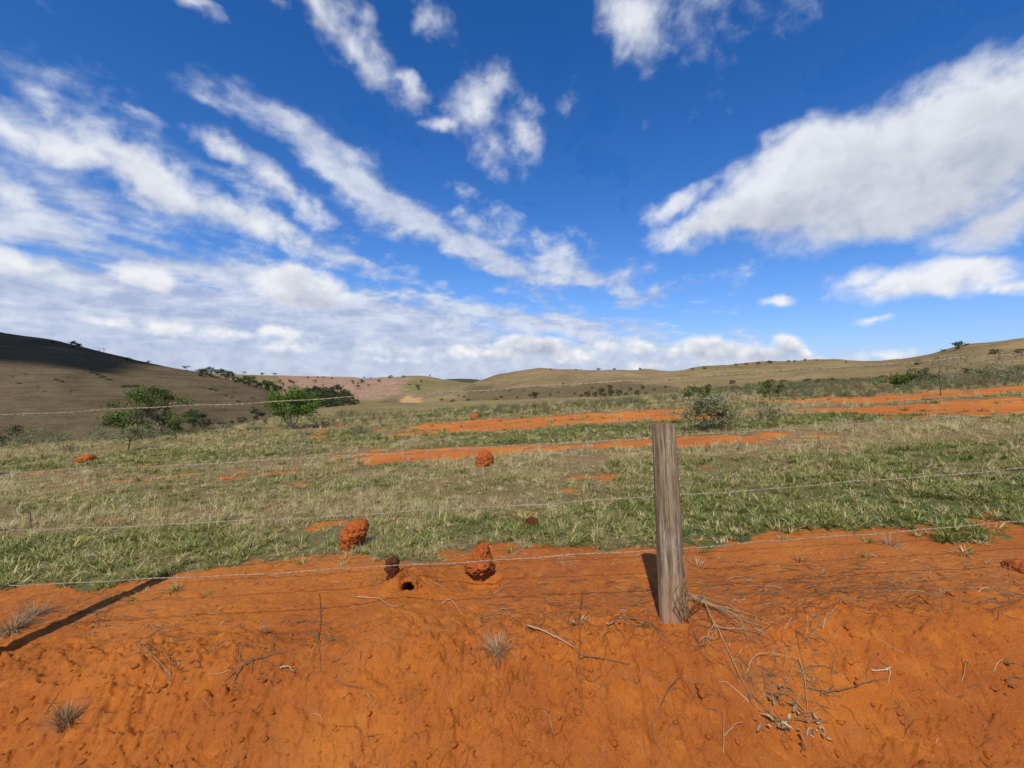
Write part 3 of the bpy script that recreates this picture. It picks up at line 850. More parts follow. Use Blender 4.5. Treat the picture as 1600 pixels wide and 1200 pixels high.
def tuft_mesh(seed, kind):
    rg = random.Random(seed); mb = MB()
    if kind == 'lush':
        for i in range(26):
            az = rg.uniform(0, 6.28); r = rg.uniform(0, .045)
            mb.blade((r * math.sin(az), r * math.cos(az), 0), az + rg.uniform(-.8, .8), rg.uniform(.07, .165), rg.uniform(.007, .0125), rg.uniform(.3, 1.1), rg.uniform(.4, 1.6), 3, rg.choice((.05, .15, .25, .35, .45, .7)))
    elif kind == 'mixed':
        for i in range(26):
            az = rg.uniform(0, 6.28); r = rg.uniform(0, .075)
            mb.blade((r * math.sin(az), r * math.cos(az), 0), rg.uniform(0, 6.28), rg.uniform(.05, .14), rg.uniform(.005, .0095), rg.uniform(.4, 1.3), rg.uniform(.4, 1.6), 3, rg.choice((.2, .3, .42, .55, .65, .75)))
    elif kind == 'mat':
        for i in range(30):
            az = rg.uniform(0, 6.28); r = rg.uniform(0, .10)
            mb.blade((r * math.sin(az), r * math.cos(az), rg.uniform(0, .03)), rg.uniform(0, 6.28), rg.uniform(.06, .16), rg.uniform(.004, .008), rg.uniform(.8, 1.4), rg.uniform(-.2, .9), 3, rg.choice((.5, .6, .7, .8, .9, .35)))
    elif kind == 'straw':
        for i in range(16):
            az = rg.uniform(0, 6.28); r = rg.uniform(0, .03)
            mb.blade((r * math.sin(az), r * math.cos(az), 0), az + rg.uniform(-.5, .5), rg.uniform(.12, .30), rg.uniform(.002, .0035), rg.uniform(.05, .7), rg.uniform(-.2, .9), 3, rg.choice((.6, .75, .85, .95)))
    elif kind == 'scrub':                # knee-high dry weeds
        for i in range(18):
            az = rg.uniform(0, 6.28); ln = rg.uniform(.25, .6); le = rg.uniform(.05, .6)
            h = Vector((math.sin(az), math.cos(az), 0))
            p0 = h * rg.uniform(0, .12); p1 = p0 + (h * math.sin(le) + Vector((0, 0, math.cos(le)))) * ln * .6; p2 = p1 + (h * math.sin(le + .3) + Vector((0, 0, math.cos(le + .3)))) * ln * .4
            mb.tube([p0, p1, p2], [.004, .003, .001], 3, rg.uniform(.2, .7), False)
            for k in range(14):
                f = rg.uniform(.3, 1); q = p0.lerp(p1, f / .6) if f < .6 else p1.lerp(p2, (f - .6) / .4)
                mb.leaf(q, Vector((rg.uniform(-1, 1), rg.uniform(-1, 1), rg.uniform(-.3, .8))), rg.uniform(.04, .08), rg.uniform(.015, .03), rg, rg.uniform(.1, .75))
    return mb


def scatter_grass():
    kinds = ['lush'] * 3 + ['mixed'] * 4 + ['mat'] * 3 + ['straw'] * 2
    protos = [tuft_mesh(50 + i, k).mesh('grass_tuft', M_GRASS) for i, k in enumerate(kinds)]
    n = np.random.default_rng(4)
    pts = []
    rs = np.exp(np.linspace(math.log(3.0), math.log(46), 160))
    for a, b in zip(rs[:-1], rs[1:]):
        rm = (a + b) / 2
        dens = 430 * min(1, (4.2 / rm)) ** 1.75
        cnt = int(dens * (b * b - a * a) / 2 * R(108))
        r = np.sqrt(n.uniform(a * a, b * b, cnt)); az = n.uniform(R(-54), R(54), cnt)
        pts.append(np.stack([r * np.sin(az), r * np.cos(az)], 1))
    P = np.concatenate(pts)
    x, y = P[:, 0], P[:, 1]
    bare = bare_mask(x, y)
    clump = fbm(x * 2.4, y * 2.4, None, 3, .55, 91)
    keep = n.uniform(0, 1, len(x)) < np.clip((1 - bare) ** 1.5 * (.70 + .9 * clump) + .012 * (y < 3.9) * (y > 3.0) + .05 * (y > 8) * (clump > .1), 0, 1)
    P = P[keep]; x, y = P[:, 0], P[:, 1]; r = np.hypot(x, y)
    z = ground(x, y)
    gr = green_mask(x, y) + .25 * fbm(x * 1.5, y * 1.9, None, 3, .5, 92) + n.normal(0, .24, len(x))
    lush = gr > .66; mixed = (gr > .24) & ~lush
    idx = np.where(lush, n.integers(0, 3, len(x)), np.where(mixed, n.integers(3, 7, len(x)), n.integers(7, 12, len(x))))
    scl = n.uniform(.65, 1.15, len(x)) * (.80 + .30 * (clump[keep] + .3)) * np.clip((r / 5) ** .40, .85, 2.0)
    scl *= np.where(lush, .86, .80)
    rot = np.stack([n.normal(0, .12, len(x)), n.normal(0, .12, len(x)), n.uniform(0, 6.28, len(x))], 1)
    o = instancer('pasture_grass', protos, np.stack([x, y, z - .008], 1), rot, scl, idx)
    tag(o, 'short mixed green and straw coloured grass over the pasture', 'grass', kind='stuff')
    print('grass tufts', len(x))
    # dry weeds along the crest of the pasture
    protos = [tuft_mesh(80 + i, 'scrub').mesh('weed_clump', M_DRY if i == 0 else M_GREY) for i in range(6)]
    cand = 9000
    r = np.exp(n.uniform(math.log(12), math.log(75), cand)); az = n.uniform(R(-54), R(54), cand)
    x, y = r * np.sin(az), r * np.cos(az); px = 800 + FPX * x / y
    w = sstep(1020, 1250, px) * sstep(17, 20, y) * (1 - sstep(48, 75, y)) * 1.0
    w = np.maximum(w, (1 - sstep(250, 480, px)) * sstep(12.5, 15, y) * (1 - sstep(30, 45, y)) * .75)
    w = np.maximum(w, sstep(17.5, 19, y) * (1 - sstep(25, 32, y)) * .55)
    cl = fbm(x * .35, y * .35, None, 4, .55, 95)
    keep = (n.uniform(0, 1, cand) < w * np.clip(.55 + 1.3 * cl, 0, 1)) & (bare_mask(x, y) < .5)
    x, y, r = x[keep], y[keep], r[keep]
    rot = np.stack([n.normal(0, .1, len(x)), n.normal(0, .1, len(x)), n.uniform(0, 6.28, len(x))], 1)
    o = instancer('dry_weeds', protos, np.stack([x, y, ground(x, y) - .02], 1), rot, n.uniform(.28, .68, len(x)) * np.clip(r / 22, .75, 1.6), n.integers(0, 6, len(x)))
    tag(o, 'knee high grey and tan dry weeds along the crest of the pasture', 'weeds', kind='stuff')
    print('weeds', len(x))


scatter_grass()


# ------------------------------------------------------------------ trees and shrubs
def tree_meshes(seed, H, W, trunk_h, trunk_r, clumps, leaves, leaf, leaf_mat, bark, flat=.5, stems=1, leaf_w=.5, spread=.30, droop=0.0, tone=(.1, .9)):
    """trunk with limbs and sub-limbs, and a crown of small leaves gathered in clumps"""
    rg = random.Random(seed); tb, cb = MB(), MB()
    cz = trunk_h + (H - trunk_h) * .5; ch = (H - trunk_h) * .5
    cents = []
    tries = 0
    while len(cents) < clumps and tries < 4000:
        tries += 1
        a = rg.uniform(0, 6.283); rr = W * .5 * math.sqrt(rg.random()); z = rg.uniform(-1, 1)
        lim = math.sqrt(max(0, 1 - abs(z) ** (2.2 if z > 0 else 2.2 + flat * 2)))
        if rr > W * .5 * lim * (1 if z > -.4 else .85): continue
        if rr < W * .5 * .35 * lim and z < .3 and rg.random() < .7: continue
        cents.append(Vector((rr * math.cos(a) * rg.uniform(.9, 1.12), rr * math.sin(a) * rg.uniform(.9, 1.12), cz + z * ch * rg.uniform(.88, 1.08))))
    forks = []
    for s in range(stems):
        a = 6.283 * s / stems + rg.uniform(-.4, .4); out = W * .12 * (stems > 1)
        base = Vector((math.cos(a), math.sin(a), 0)) * out * .3
        top = Vector((math.cos(a) * (out + W * .06) + rg.uniform(-.05, .05) * W, math.sin(a) * (out + W * .06), trunk_h + (H - trunk_h) * .25))
        mid = base.lerp(top, .5) + Vector((rg.uniform(-1, 1), rg.uniform(-1, 1), 0)) * W * .04
        r0 = trunk_r / math.sqrt(stems)
        tb.tube([base - Vector((0, 0, .05 * H)), base + Vector((0, 0, .02 * H)), mid, top], [r0 * 1.35, r0, r0 * .8, r0 * .6], 7, rg.uniform(.3, .7))
        forks += [(mid, r0 * .6), (top, r0 * .55), (mid.lerp(top, .5), r0 * .55)]
    for c in cents:
        f, r = min(forks, key=lambda q: (q[0] - c).length + rg.uniform(0, .3) * W + (.4 * W if q[0].z > c.z else 0))
        m = f.lerp(c, .5) + Vector((rg.uniform(-1, 1), rg.uniform(-1, 1), rg.uniform(-.2, .9))) * (c - f).length * .12
        tb.tube([f, m, c], [r * .62, r * .38, r * .13], 4, rg.uniform(.2, .8), False)
        for k in range(3):
            e = c + Vector((rg.uniform(-1, 1), rg.uniform(-1, 1), rg.uniform(-.5, 1))) * spread * W * .42
            tb.tube([c.lerp(m, .3), e], [r * .16, r * .06], 3, rg.uniform(.2, .8), False)
        per = max(4, int(leaves / clumps * rg.uniform(.6, 1.4))); ct = rg.uniform(*tone)
        for k in range(per):
            v = Vector((rg.gauss(0, 1), rg.gauss(0, 1), rg.gauss(0, .7 - .25 * flat)))
            q = c + v * spread * W * .27
            d = Vector((rg.uniform(-1, 1), rg.uniform(-1, 1), rg.uniform(-.6 - droop, .7)))
            s = leaf * rg.uniform(.6, 1.3)
            cb.leaf(q, d, s, s * leaf_w * rg.uniform(.8, 1.3), rg, min(1, max(0, ct + rg.uniform(-.22, .22))))
    return tb.mesh('trunk', bark), cb.mesh('crown', leaf_mat)


def plant(name, meshes, loc, rz, sc, label, cat, group=None):
    e = empty(name, loc, rz, sc)
    link('trunk', meshes[0], None, e); link('crown', meshes[1], None, e)
    tag(e, label, cat, group)
    return e


def near_plants():
    # wide thin-crowned tree in the valley
    x, y = -.807 * 52, 52.
    plant('spreading_tree', tree_meshes(3, 7.7, 8.2, 1.2, .24, 46, 5600, .28, M_LEAF, M_BARK, .9, 2, .5, .20, 0, (.0, .8)), (x, y, gz(x, y)), .4, 1.0,
          'wide thin-crowned green tree in the valley at the foot of the left hill', 'tree')
    x, y = -.77 * 50, 50.
    plant('round_bush', tree_meshes(4, 2.6, 3.6, .3, .10, 16, 1100, .22, M_LEAFD, M_BARK, .2, 3, .5, .3), (x + 1.6, y, gz(x + 1.6, y)), 0, 1.0,
          'dense dark bush under the right side of the spreading tree', 'bush')
    # round tree
    x, y = flat(455, 672)
    plant('round_tree', tree_meshes(5, 1.66, 1.95, .42, .055, 52, 6500, .078, M_VIVID, M_PALEBARK, 0, 3, .6, .25, .2, (.1, .8)), (x, y, gz(x, y)), .9, 1.0,
          'round leafy bright green tree standing alone on the left crest of the pasture', 'tree')
    small = [
        ('small_tree', 200, 705, (11, .80, .90, .22, .022, 20, 1100, .055, M_GREY, M_BARK, .3, 1, .45, .26, 0, (.45, 1)), 'small grey-green tree with a bare trunk left of the pasture', 'tree'),
        ('pale_shrub', 348, 684, (12, .78, .60, .34, .016, 10, 260, .055, M_GREY, M_PALEBARK, .4, 2, .4, .24), 'sparse pale shrub with forked white branches left of the round green tree', 'shrub'),
        ('pale_shrub', 96, 708, (13, .70, .75, .15, .014, 14, 420, .05, M_GREY, M_PALEBARK, .3, 3, .4, .28), 'thin greyish shrub beside the red earth mound at the far left', 'shrub'),
        ('pale_shrub', 458, 712, (14, .42, .75, .03, .010, 16, 380, .05, M_GREY, M_PALEBARK, .2, 4, .35, .3), 'low pale shrub in the grass just below the round green tree', 'shrub'),
        ('grey_green_bush', 1112, 672, (15, .84, 1.30, .06, .022, 34, 2300, .075, M_GREY, M_BARK, .2, 5, .38, .22), 'big grey-green bush just beyond the fence post', 'bush'),
        ('grey_green_bush', 1196, 654, (16, .48, .75, .04, .012, 16, 700, .06, M_GREY, M_BARK, .2, 4, .4, .26), 'smaller grey-green bush right of the big bush, beside a red bare patch', 'bush'),
        ('green_shrub', 1092, 628, (17, .75, 1.3, .1, .02, 14, 420, .13, M_LEAF, M_BARK, .2, 4, .5, .25), 'dark leafy shrub showing above the big grey-green bush', 'shrub'),
        ('green_shrub', 1200, 621, (18, .75, 1.25, .08, .016, 14, 420, .12, M_LEAF, M_BARK, .3, 4, .5, .25), 'loose green shrub in dry weeds right of the big bush', 'shrub'),
        ('green_shrub', 1403, 607, (19, .80, 1.2, .05, .016, 18, 520, .14, M_LEAF, M_BARK, .2, 4, .55, .27), 'bright green leafy shrub above the red earth at the right', 'shrub'),
        ('bare_shrub', 1490, 601, (20, 1.75, 2.2, .4, .035, 20, 420, .10, M_GREY, M_PALEBARK, .7, 3, .4, .22), 'tall pale leafless-looking shrub with spreading white branches at the right', 'shrub'),
        ('bare_shrub', 1585, 596, (21, 1.6, 2.1, .3, .030, 18, 520, .10, M_GREY, M_PALEBARK, .6, 4, .4, .24), 'pale twiggy shrub at the right edge of the picture', 'shrub'),
        ('grey_green_bush', 1440, 600, (22, .9, 1.5, .05, .02, 16, 600, .11, M_LEAFD, M_BARK, .2, 5, .45, .26), 'dull dark bush between the bright green shrub and the tall bare one', 'bush'),
        ('dry_bush', 1548, 600, (23, 1.0, 1.7, .05, .02, 16, 600, .11, M_GREY, M_BARK, .3, 5, .45, .26), 'rounded dry bush left of the twiggy shrub at the right edge', 'bush'),
        ('dark_bush', 12, 694, (24, .8, 1.3, .05, .02, 18, 800, .08, M_LEAFD, M_BARK, .2, 4, .5, .28), 'dark low bush at the far left edge of the pasture', 'bush'),
        ('dry_bush', 250, 690, (25, .6, 1.1, .05, .015, 14, 520, .06, M_GREY, M_PALEBARK, .3, 4, .45, .28), 'low dry bush right of the small grey-green tree', 'bush'),
        ('dry_bush', 150, 688, (26, .6, 1.2, .05, .015, 14, 520, .07, M_GREY, M_PALEBARK, .3, 4, .45, .28), 'low dry bush left of the small grey-green tree', 'bush'),
        ('dry_bush', 60, 690, (27, .7, 1.2, .05, .015, 14, 520, .07, M_GREY, M_PALEBARK, .3, 4, .45, .28), 'low pale bush between the dark bush and the thin greyish shrub', 'bush'),
        ('dry_bush', 560, 678, (28, .36, .7, .02, .01, 12, 300, .06, M_GREY, M_PALEBARK, .3, 4, .4, .3), 'small straw-coloured bush at the left end of the upper red strip', 'bush'),
        ('thin_shrub', 845, 640, (29, .75, .5, .2, .012, 7, 60, .05, M_DRY, M_BARK, .3, 2, .4, .24), 'thin leafless dark shrub above the upper red strip', 'shrub'),
        ('thin_shrub', 998, 641, (30, .8, .42, .3, .012, 7, 80, .06, M_LEAFD, M_BARK, .3, 2, .4, .24), 'thin upright dark sapling at the edge of the upper red strip', 'shrub'),
        ('thin_shrub', 1470, 618, (31, 1.5, .5, .7, .018, 7, 60, .07, M_DRY, M_BARK, .3, 1, .4, .22), 'single dark bare sapling standing above the red earth at the right', 'shrub'),
        ('thin_shrub', 48, 828, (32, .42, .26, .12, .005, 8, 30, .02, M_DRY, M_BARK, .2, 1, .35, .3), 'thin dead weed stem standing in the grass at the left', 'weed'),
        ('thin_shrub', 405, 716, (33, .55, .3, .25, .006, 6, 50, .035, M_GREY, M_BARK, .2, 2, .35, .26), 'thin grey weed left of the low pale shrub', 'weed'),
        ('thin_shrub', 325, 800, (34, .28, .22, .06, .004, 7, 40, .02, M_DRY, M_BARK, .2, 2, .35, .3), 'small dead weed in the grass left of the nearest mound', 'weed'),
        ('thin_shrub', 1440, 742, (35, .32, .2, .1, .004, 6, 40, .025, M_GREY, M_BARK, .2, 2, .35, .3), 'small upright dry weed in the grass at the right', 'weed'),
    ]
    for nm, px, py, a, label, cat in small:
        x, y = flat(px, py)
        plant(nm, tree_meshes(*a), (x, y, gz(x, y) - .01), a[0] * 1.3, 1.0, label, cat)


near_plants()


def hill_plants():
    K = {'round': tree_meshes(101, 5.0, 5.6, .9, .16, 14, 560, .62, M_LEAFD, M_BARK, .2, 1, .6, .32),
         'umbrella': tree_meshes(102, 5.2, 7.2, 2.4, .16, 12, 330, .62, M_LEAFD, M_BARK, .9, 2, .6, .28),
         'oval': tree_meshes(103, 6.0, 4.4, 1.0, .15, 12, 380, .6, M_LEAFD, M_BARK, .1, 1, .6, .34),
         'thin': tree_meshes(104, 5.0, 6.4, 2.2, .13, 10, 90, .5, M_LEAFD, M_BARK, .9, 2, .5, .26),
         'bush': tree_meshes(105, 2.2, 3.6, .15, .10, 10, 280, .45, M_LEAFD, M_BARK, .2, 3, .6, .34),
         'green': tree_meshes(106, 6.5, 7.0, .6, .2, 20, 800, .65, M_LEAFD, M_BARK, .2, 2, .6, .32, 0, (.2, 1))}
    wid = {'round': 5.6, 'umbrella': 7.2, 'oval': 4.4, 'thin': 6.4, 'bush': 3.6, 'green': 7.0}
    names = {'round': 'hill_tree', 'umbrella': 'flat_topped_tree', 'oval': 'hill_tree', 'thin': 'thin_tree', 'bush': 'hill_bush', 'green': 'gully_tree'}
    made = {}
    def put(kind, px, py, w, label, group=None, rmin=60, cat='tree', flatten=1.0):
        x, y, z = spot(px, py, rmin)
        s = w / FPX * y / wid[kind]
        o = plant(names[kind], K[kind], (x, y, z - .15 * s), rng.uniform(0, 6), s, label, cat, group)
        o.scale = (s, s, s * flatten)
        if group: made.setdefault((group, label), []).append((px, o))
    put('umbrella', 15, 527, 8, 'lone flat-topped tree on the skyline at the far left end of the left hill')
    put('umbrella', 85, 540, 11, 'wider tree on the shaded skyline of the left hill, second from the left')
    put('round', 118, 545, 14, 'dark round tree on the shaded skyline of the left hill')
    put('thin', 160, 553, 13, 'bare spreading tree on the skyline where the cloud shadow ends')
    put('bush', 200, 563, 8, 'low bush on the sunlit skyline of the left hill', cat='bush')
    put('bush', 232, 567, 6, 'tiny bush on the left hill skyline before the lone umbrella tree', cat='bush')
    put('umbrella', 292, 579, 11, 'lone umbrella-shaped tree on the lower end of the left hill skyline')
    g1 = 'trees along the gully behind the left hill'
    for px, py, w, k in ((316, 588, 14, 'round'), (326, 587, 15, 'green'), (334, 585, 13, 'umbrella'), (344, 588, 14, 'round'), (352, 589, 14, 'umbrella'), (358, 594, 16, 'green'), (368, 600, 12, 'round'), (380, 602, 16, 'round'),
                         (390, 605, 18, 'green'), (402, 607, 14, 'round'), (414, 612, 18, 'round'), (424, 614, 18, 'green'), (436, 617, 16, 'round')):
        put(k, px, py, w, 'dark tree in the gully line behind the left hill', g1, 250)
    g2 = 'trees in the gully below the red field'
    for px, py, w, k in ((478, 626, 22, 'green'), (490, 620, 20, 'round'), (492, 634, 24, 'green'), (505, 624, 22, 'round'), (512, 636, 24, 'green'), (524, 620, 22, 'round'), (530, 634, 22, 'green'), (541, 628, 20, 'green'), (534, 626, 20, 'round'), (548, 636, 14, 'round'),
                         (470, 634, 20, 'round'), (498, 640, 20, 'green'), (520, 641, 20, 'round'), (484, 640, 24, 'green'), (506, 632, 26, 'green'), (536, 638, 20, 'green'), (516, 628, 24, 'green'), (546, 630, 16, 'green'), (556, 634, 12, 'round')):
        put(k, px, py, w, 'dense dark green tree in the thicket below the red field', g2, 170)
    g3 = 'skyline trees above the red field'
    for px, py, w, k in ((381, 585, 7, 'umbrella'), (410, 586, 5, 'round'), (428, 588, 8, 'umbrella'), (481, 591, 4, 'bush'), (496, 592, 6, 'umbrella'), (505, 592, 6, 'umbrella'), (519, 592, 4, 'bush'), (568, 592, 5, 'umbrella'), (580, 593, 5, 'umbrella'), (631, 590, 6, 'bush'), (610, 591, 8, 'bush'), (672, 588, 3, 'oval')):
        put(k, px, py, w, 'tiny tree on the skyline above the red field', g3, 400)
    g4 = 'trees dotted on the red field'
    for px, py, w, k in ((437, 598, 6, 'round'), (442, 604, 5, 'oval'), (453, 598, 6, 'round'), (459, 602, 10, 'umbrella'), (438, 608, 6, 'round'), (452, 607, 6, 'bush'), (492, 599, 8, 'umbrella'), (505, 605, 6, 'umbrella'), (484, 611, 6, 'round'), (491, 610, 7, 'round'), (505, 614, 9, 'round'),
                         (520, 610, 10, 'umbrella'), (558, 608, 10, 'umbrella'), (551, 600, 5, 'oval'), (566, 599, 7, 'round'), (577, 605, 7, 'umbrella'), (592, 597, 5, 'round'), (560, 600, 4, 'bush'), (498, 613, 6, 'bush'), (640, 602, 4, 'bush')):
        put(k, px, py, w, 'small dark tree dotted on the reddish field', g4, 400)
    put('oval', 653, 609, 7, 'taller dark tree standing alone at the right end of the reddish field', rmin=400)
    put('oval', 658, 598, 4, 'tiny tree on the green knoll above the lone dark tree', rmin=400)
    put('thin', 745, 590, 5, 'small tree at the left end of the centre hill skyline', rmin=200)
    put('thin', 751, 589, 5, 'small bare tree beside the first one on the centre hill skyline', rmin=200)
    g5 = 'bushes on the centre hill'
    for px, py, w, k in ((707, 630, 9, 'bush'), (731, 628, 9, 'bush'), (775, 626, 7, 'bush'), (783, 622, 6, 'bush'), (752, 614, 3, 'bush'), (796, 612, 4, 'bush'), (818, 611, 3, 'bush'), (690, 626, 6, 'bush'), (760, 630, 4, 'bush'), (808, 622, 5, 'bush'), (725, 621, 5, 'bush'), (716, 619, 4, 'bush'),
                         (860, 618, 5, 'bush'), (872, 614, 4, 'bush'), (898, 616, 5, 'bush'), (1004, 608, 7, 'round'), (1022, 610, 6, 'bush'), (985, 610, 7, 'bush'), (1010, 616, 6, 'bush'), (1040, 606, 6, 'bush'), (925, 607, 5, 'bush'), (880, 600, 4, 'bush')):
        put(k, px, py, w, 'small dark bush on the lower face of the centre hill', g5, 170, 'bush')
    put('round', 834, 628, 13, 'largest dark bush at the foot of the centre hill', rmin=170, cat='bush')
    g6 = 'trees in the hollow right of centre'
    for px, py, w, k in ((918, 620, 10, 'green'), (930, 620, 9, 'round'), (940, 617, 12, 'green'), (953, 612, 9, 'oval'), (955, 619, 11, 'green'), (967, 618, 10, 'green'), (972, 609, 8, 'thin'), (978, 618, 8, 'bush'), (995, 616, 8, 'round'), (945, 619, 8, 'bush'), (908, 620, 7, 'bush')):
        put(k, px, py, w, 'green bushy tree in the hollow right of centre', g6, 170)
    g7 = 'skyline bushes on the right hill'
    for px, py, w, k in ((1082, 580, 8, 'umbrella'), (1101, 577, 6, 'bush'), (1150, 571, 5, 'bush'), (1166, 570, 5, 'bush'), (1185, 569, 6, 'bush'), (1203, 568, 8, 'bush'), (1232, 566, 6, 'bush'), (1241, 566, 4, 'round'), (1258, 565, 4, 'oval'), (1276, 564, 3, 'round'), (1322, 567, 4, 'bush'), (860, 578, 4, 'bush'), (900, 579, 4, 'bush'), (935, 578, 6, 'bush'), (1000, 578, 4, 'round'), (960, 578, 5, 'bush')):
        put(k, px, py, w, 'small bush on the skyline of the centre and right hills', g7, 150, 'bush')
    put('umbrella', 1473, 552, 9, 'flat-topped tree on the right skyline, left of the larger one', rmin=120)
    put('round', 1500, 546, 15, 'larger dark tree on the skyline of the right hill', rmin=120)
    put('bush', 1434, 570, 11, 'dark bush on the slope of the right hill below the skyline trees', rmin=90, cat='bush')
    put('bush', 1553, 553, 13, 'dark bush high on the right hill near the picture edge', rmin=90, cat='bush')
    put('bush', 1592, 552, 12, 'bush on the right hill at the picture edge', rmin=90, cat='bush')
    g8 = 'low green bushes along the foot of the right hill'
    for i in range(34):
        f = i / 33; px = 1150 + 300 * f + rng.uniform(-6, 6); py = 606 - 14 * f + rng.uniform(-3, 4) - (4 if i % 3 == 0 else 0)
        if f < .25 and i % 2: continue
        put('bush' if i % 4 else 'green', px, py, rng.uniform(9, 15), 'low green bush along the foot of the right hill', g8, 75, 'bush', .7)
    for i in range(10):
        px = 1500 + rng.uniform(0, 100); py = 582 + rng.uniform(-6, 6)
        put('bush', px, py, rng.uniform(9, 14), 'low green bush along the foot of the right hill', g8, 60, 'bush', .8)
    g9 = 'valley bushes at the foot of the left hill'
    for px, py, w, k in ((305, 662, 26, 'round'), (300, 668, 18, 'green'), (330, 662, 12, 'bush'), (402, 656, 20, 'round'), (378, 660, 14, 'bush'), (318, 672, 20, 'green'), (346, 670, 14, 'green'), (276, 686, 22, 'green'), (266, 682, 14, 'bush'), (362, 662, 9, 'bush'), (415, 660, 10, 'bush')):
        put(k, px, py, w, 'dark green bush in the valley below the left hill', g9, 45, 'bush')
    g10 = 'scrub patches on the left hill'
    for px, py, w in ((88, 594, 8), (97, 597, 7), (30, 600, 6), (60, 606, 4), (145, 583, 8), (152, 586, 9), (160, 590, 9), (170, 594, 8), (195, 605, 10), (207, 605, 10), (215, 604, 8), (330, 609, 9), (338, 611, 7), (352, 618, 6), (362, 622, 6), (372, 628, 7), (394, 622, 5), (382, 631, 6), (352, 642, 5), (70, 612, 4), (20, 590, 4), (40, 586, 4), (110, 612, 4), (394, 637, 5), (250, 590, 3), (310, 600, 3)):
        put('bush', px, py, w, 'tiny dark scrub bush on the face of the left hill', g10, 90, 'bush', .6)
    g11 = 'bushes on the green slope'
    for px, py, w in ((676, 655, 14), (690, 652, 9), (811, 641, 4), (530, 650, 3), (632, 643, 3), (665, 650, 9)):
        put('bush', px, py, w, 'small dark bush on the smooth green slope beyond the pasture', g11, 30, 'bush', .7)

    ones = 'first second third fourth fifth sixth seventh eighth ninth tenth eleventh twelfth thirteenth fourteenth fifteenth sixteenth seventeenth eighteenth nineteenth twentieth'.split()
    def nth(i, n):
        if i == 0: return 'leftmost one'
        if i == n - 1: return 'rightmost one'
        if i < 20: return ones[i] + ' from the left'
        return ones[n - 1 - i] + ' from the right'
    for (grp, lab), lst in made.items():                  # alike plants are told apart by their order along the slope
        lst.sort(key=lambda q: q[0])
        for i, (_, o) in enumerate(lst): o['label'] = lab + ', ' + nth(i, len(lst))


hill_plants()

# ------------------------------------------------------------------ the fence
def mat_wood():
    m, g, p = shader('weathered_post')
    pos = g.n.new('ShaderNodeTexCoord').outputs['Object']
    st = g.noise(g.mapping(pos, sc=(1, 1, .05)), 55, 7, .68, .4); bl = g.noise(g.mapping(pos, sc=(1, 1, .35)), 9, 5, .62, .3); fi = g.noise(g.mapping(pos, sc=(1, 1, .10)), 190, 4, .7)
    c = g.mix(g.rng(st, .40, .60), (.118, .084, .050), (.385, .305, .200))
    c = g.mix(g.math('MULTIPLY', g.rng(bl, .46, .66), .8), c, (.190, .136, .080))
    c = g.mix(g.math('MULTIPLY', g.rng(bl, .44, .28), .55), c, (.42, .345, .27))
    c = g.mix(g.math('MULTIPLY', g.rng(fi, .55, .66), .75), c, (.055, .037, .025))
    sp = g.n.new('ShaderNodeSeparateXYZ'); g.l.new(pos, sp.inputs[0])
    splash = g.math('MULTIPLY', g.rng(g.math('ADD', sp.outputs[2], g.math('MULTIPLY', bl, .30)), .42, .12), .6)     # red earth splashed on the foot
    c = g.mix(splash, c, (.40, .205, .095))
    g.l.new(c, p.inputs['Base Color'])
    bump(g, p, g.math('ADD', g.math('MULTIPLY', st, .008), g.math('MULTIPLY', fi, .003)), 1.0, .9)
    p.inputs['Roughness'].default_value = .85
    return m


M_WOOD = mat_wood()


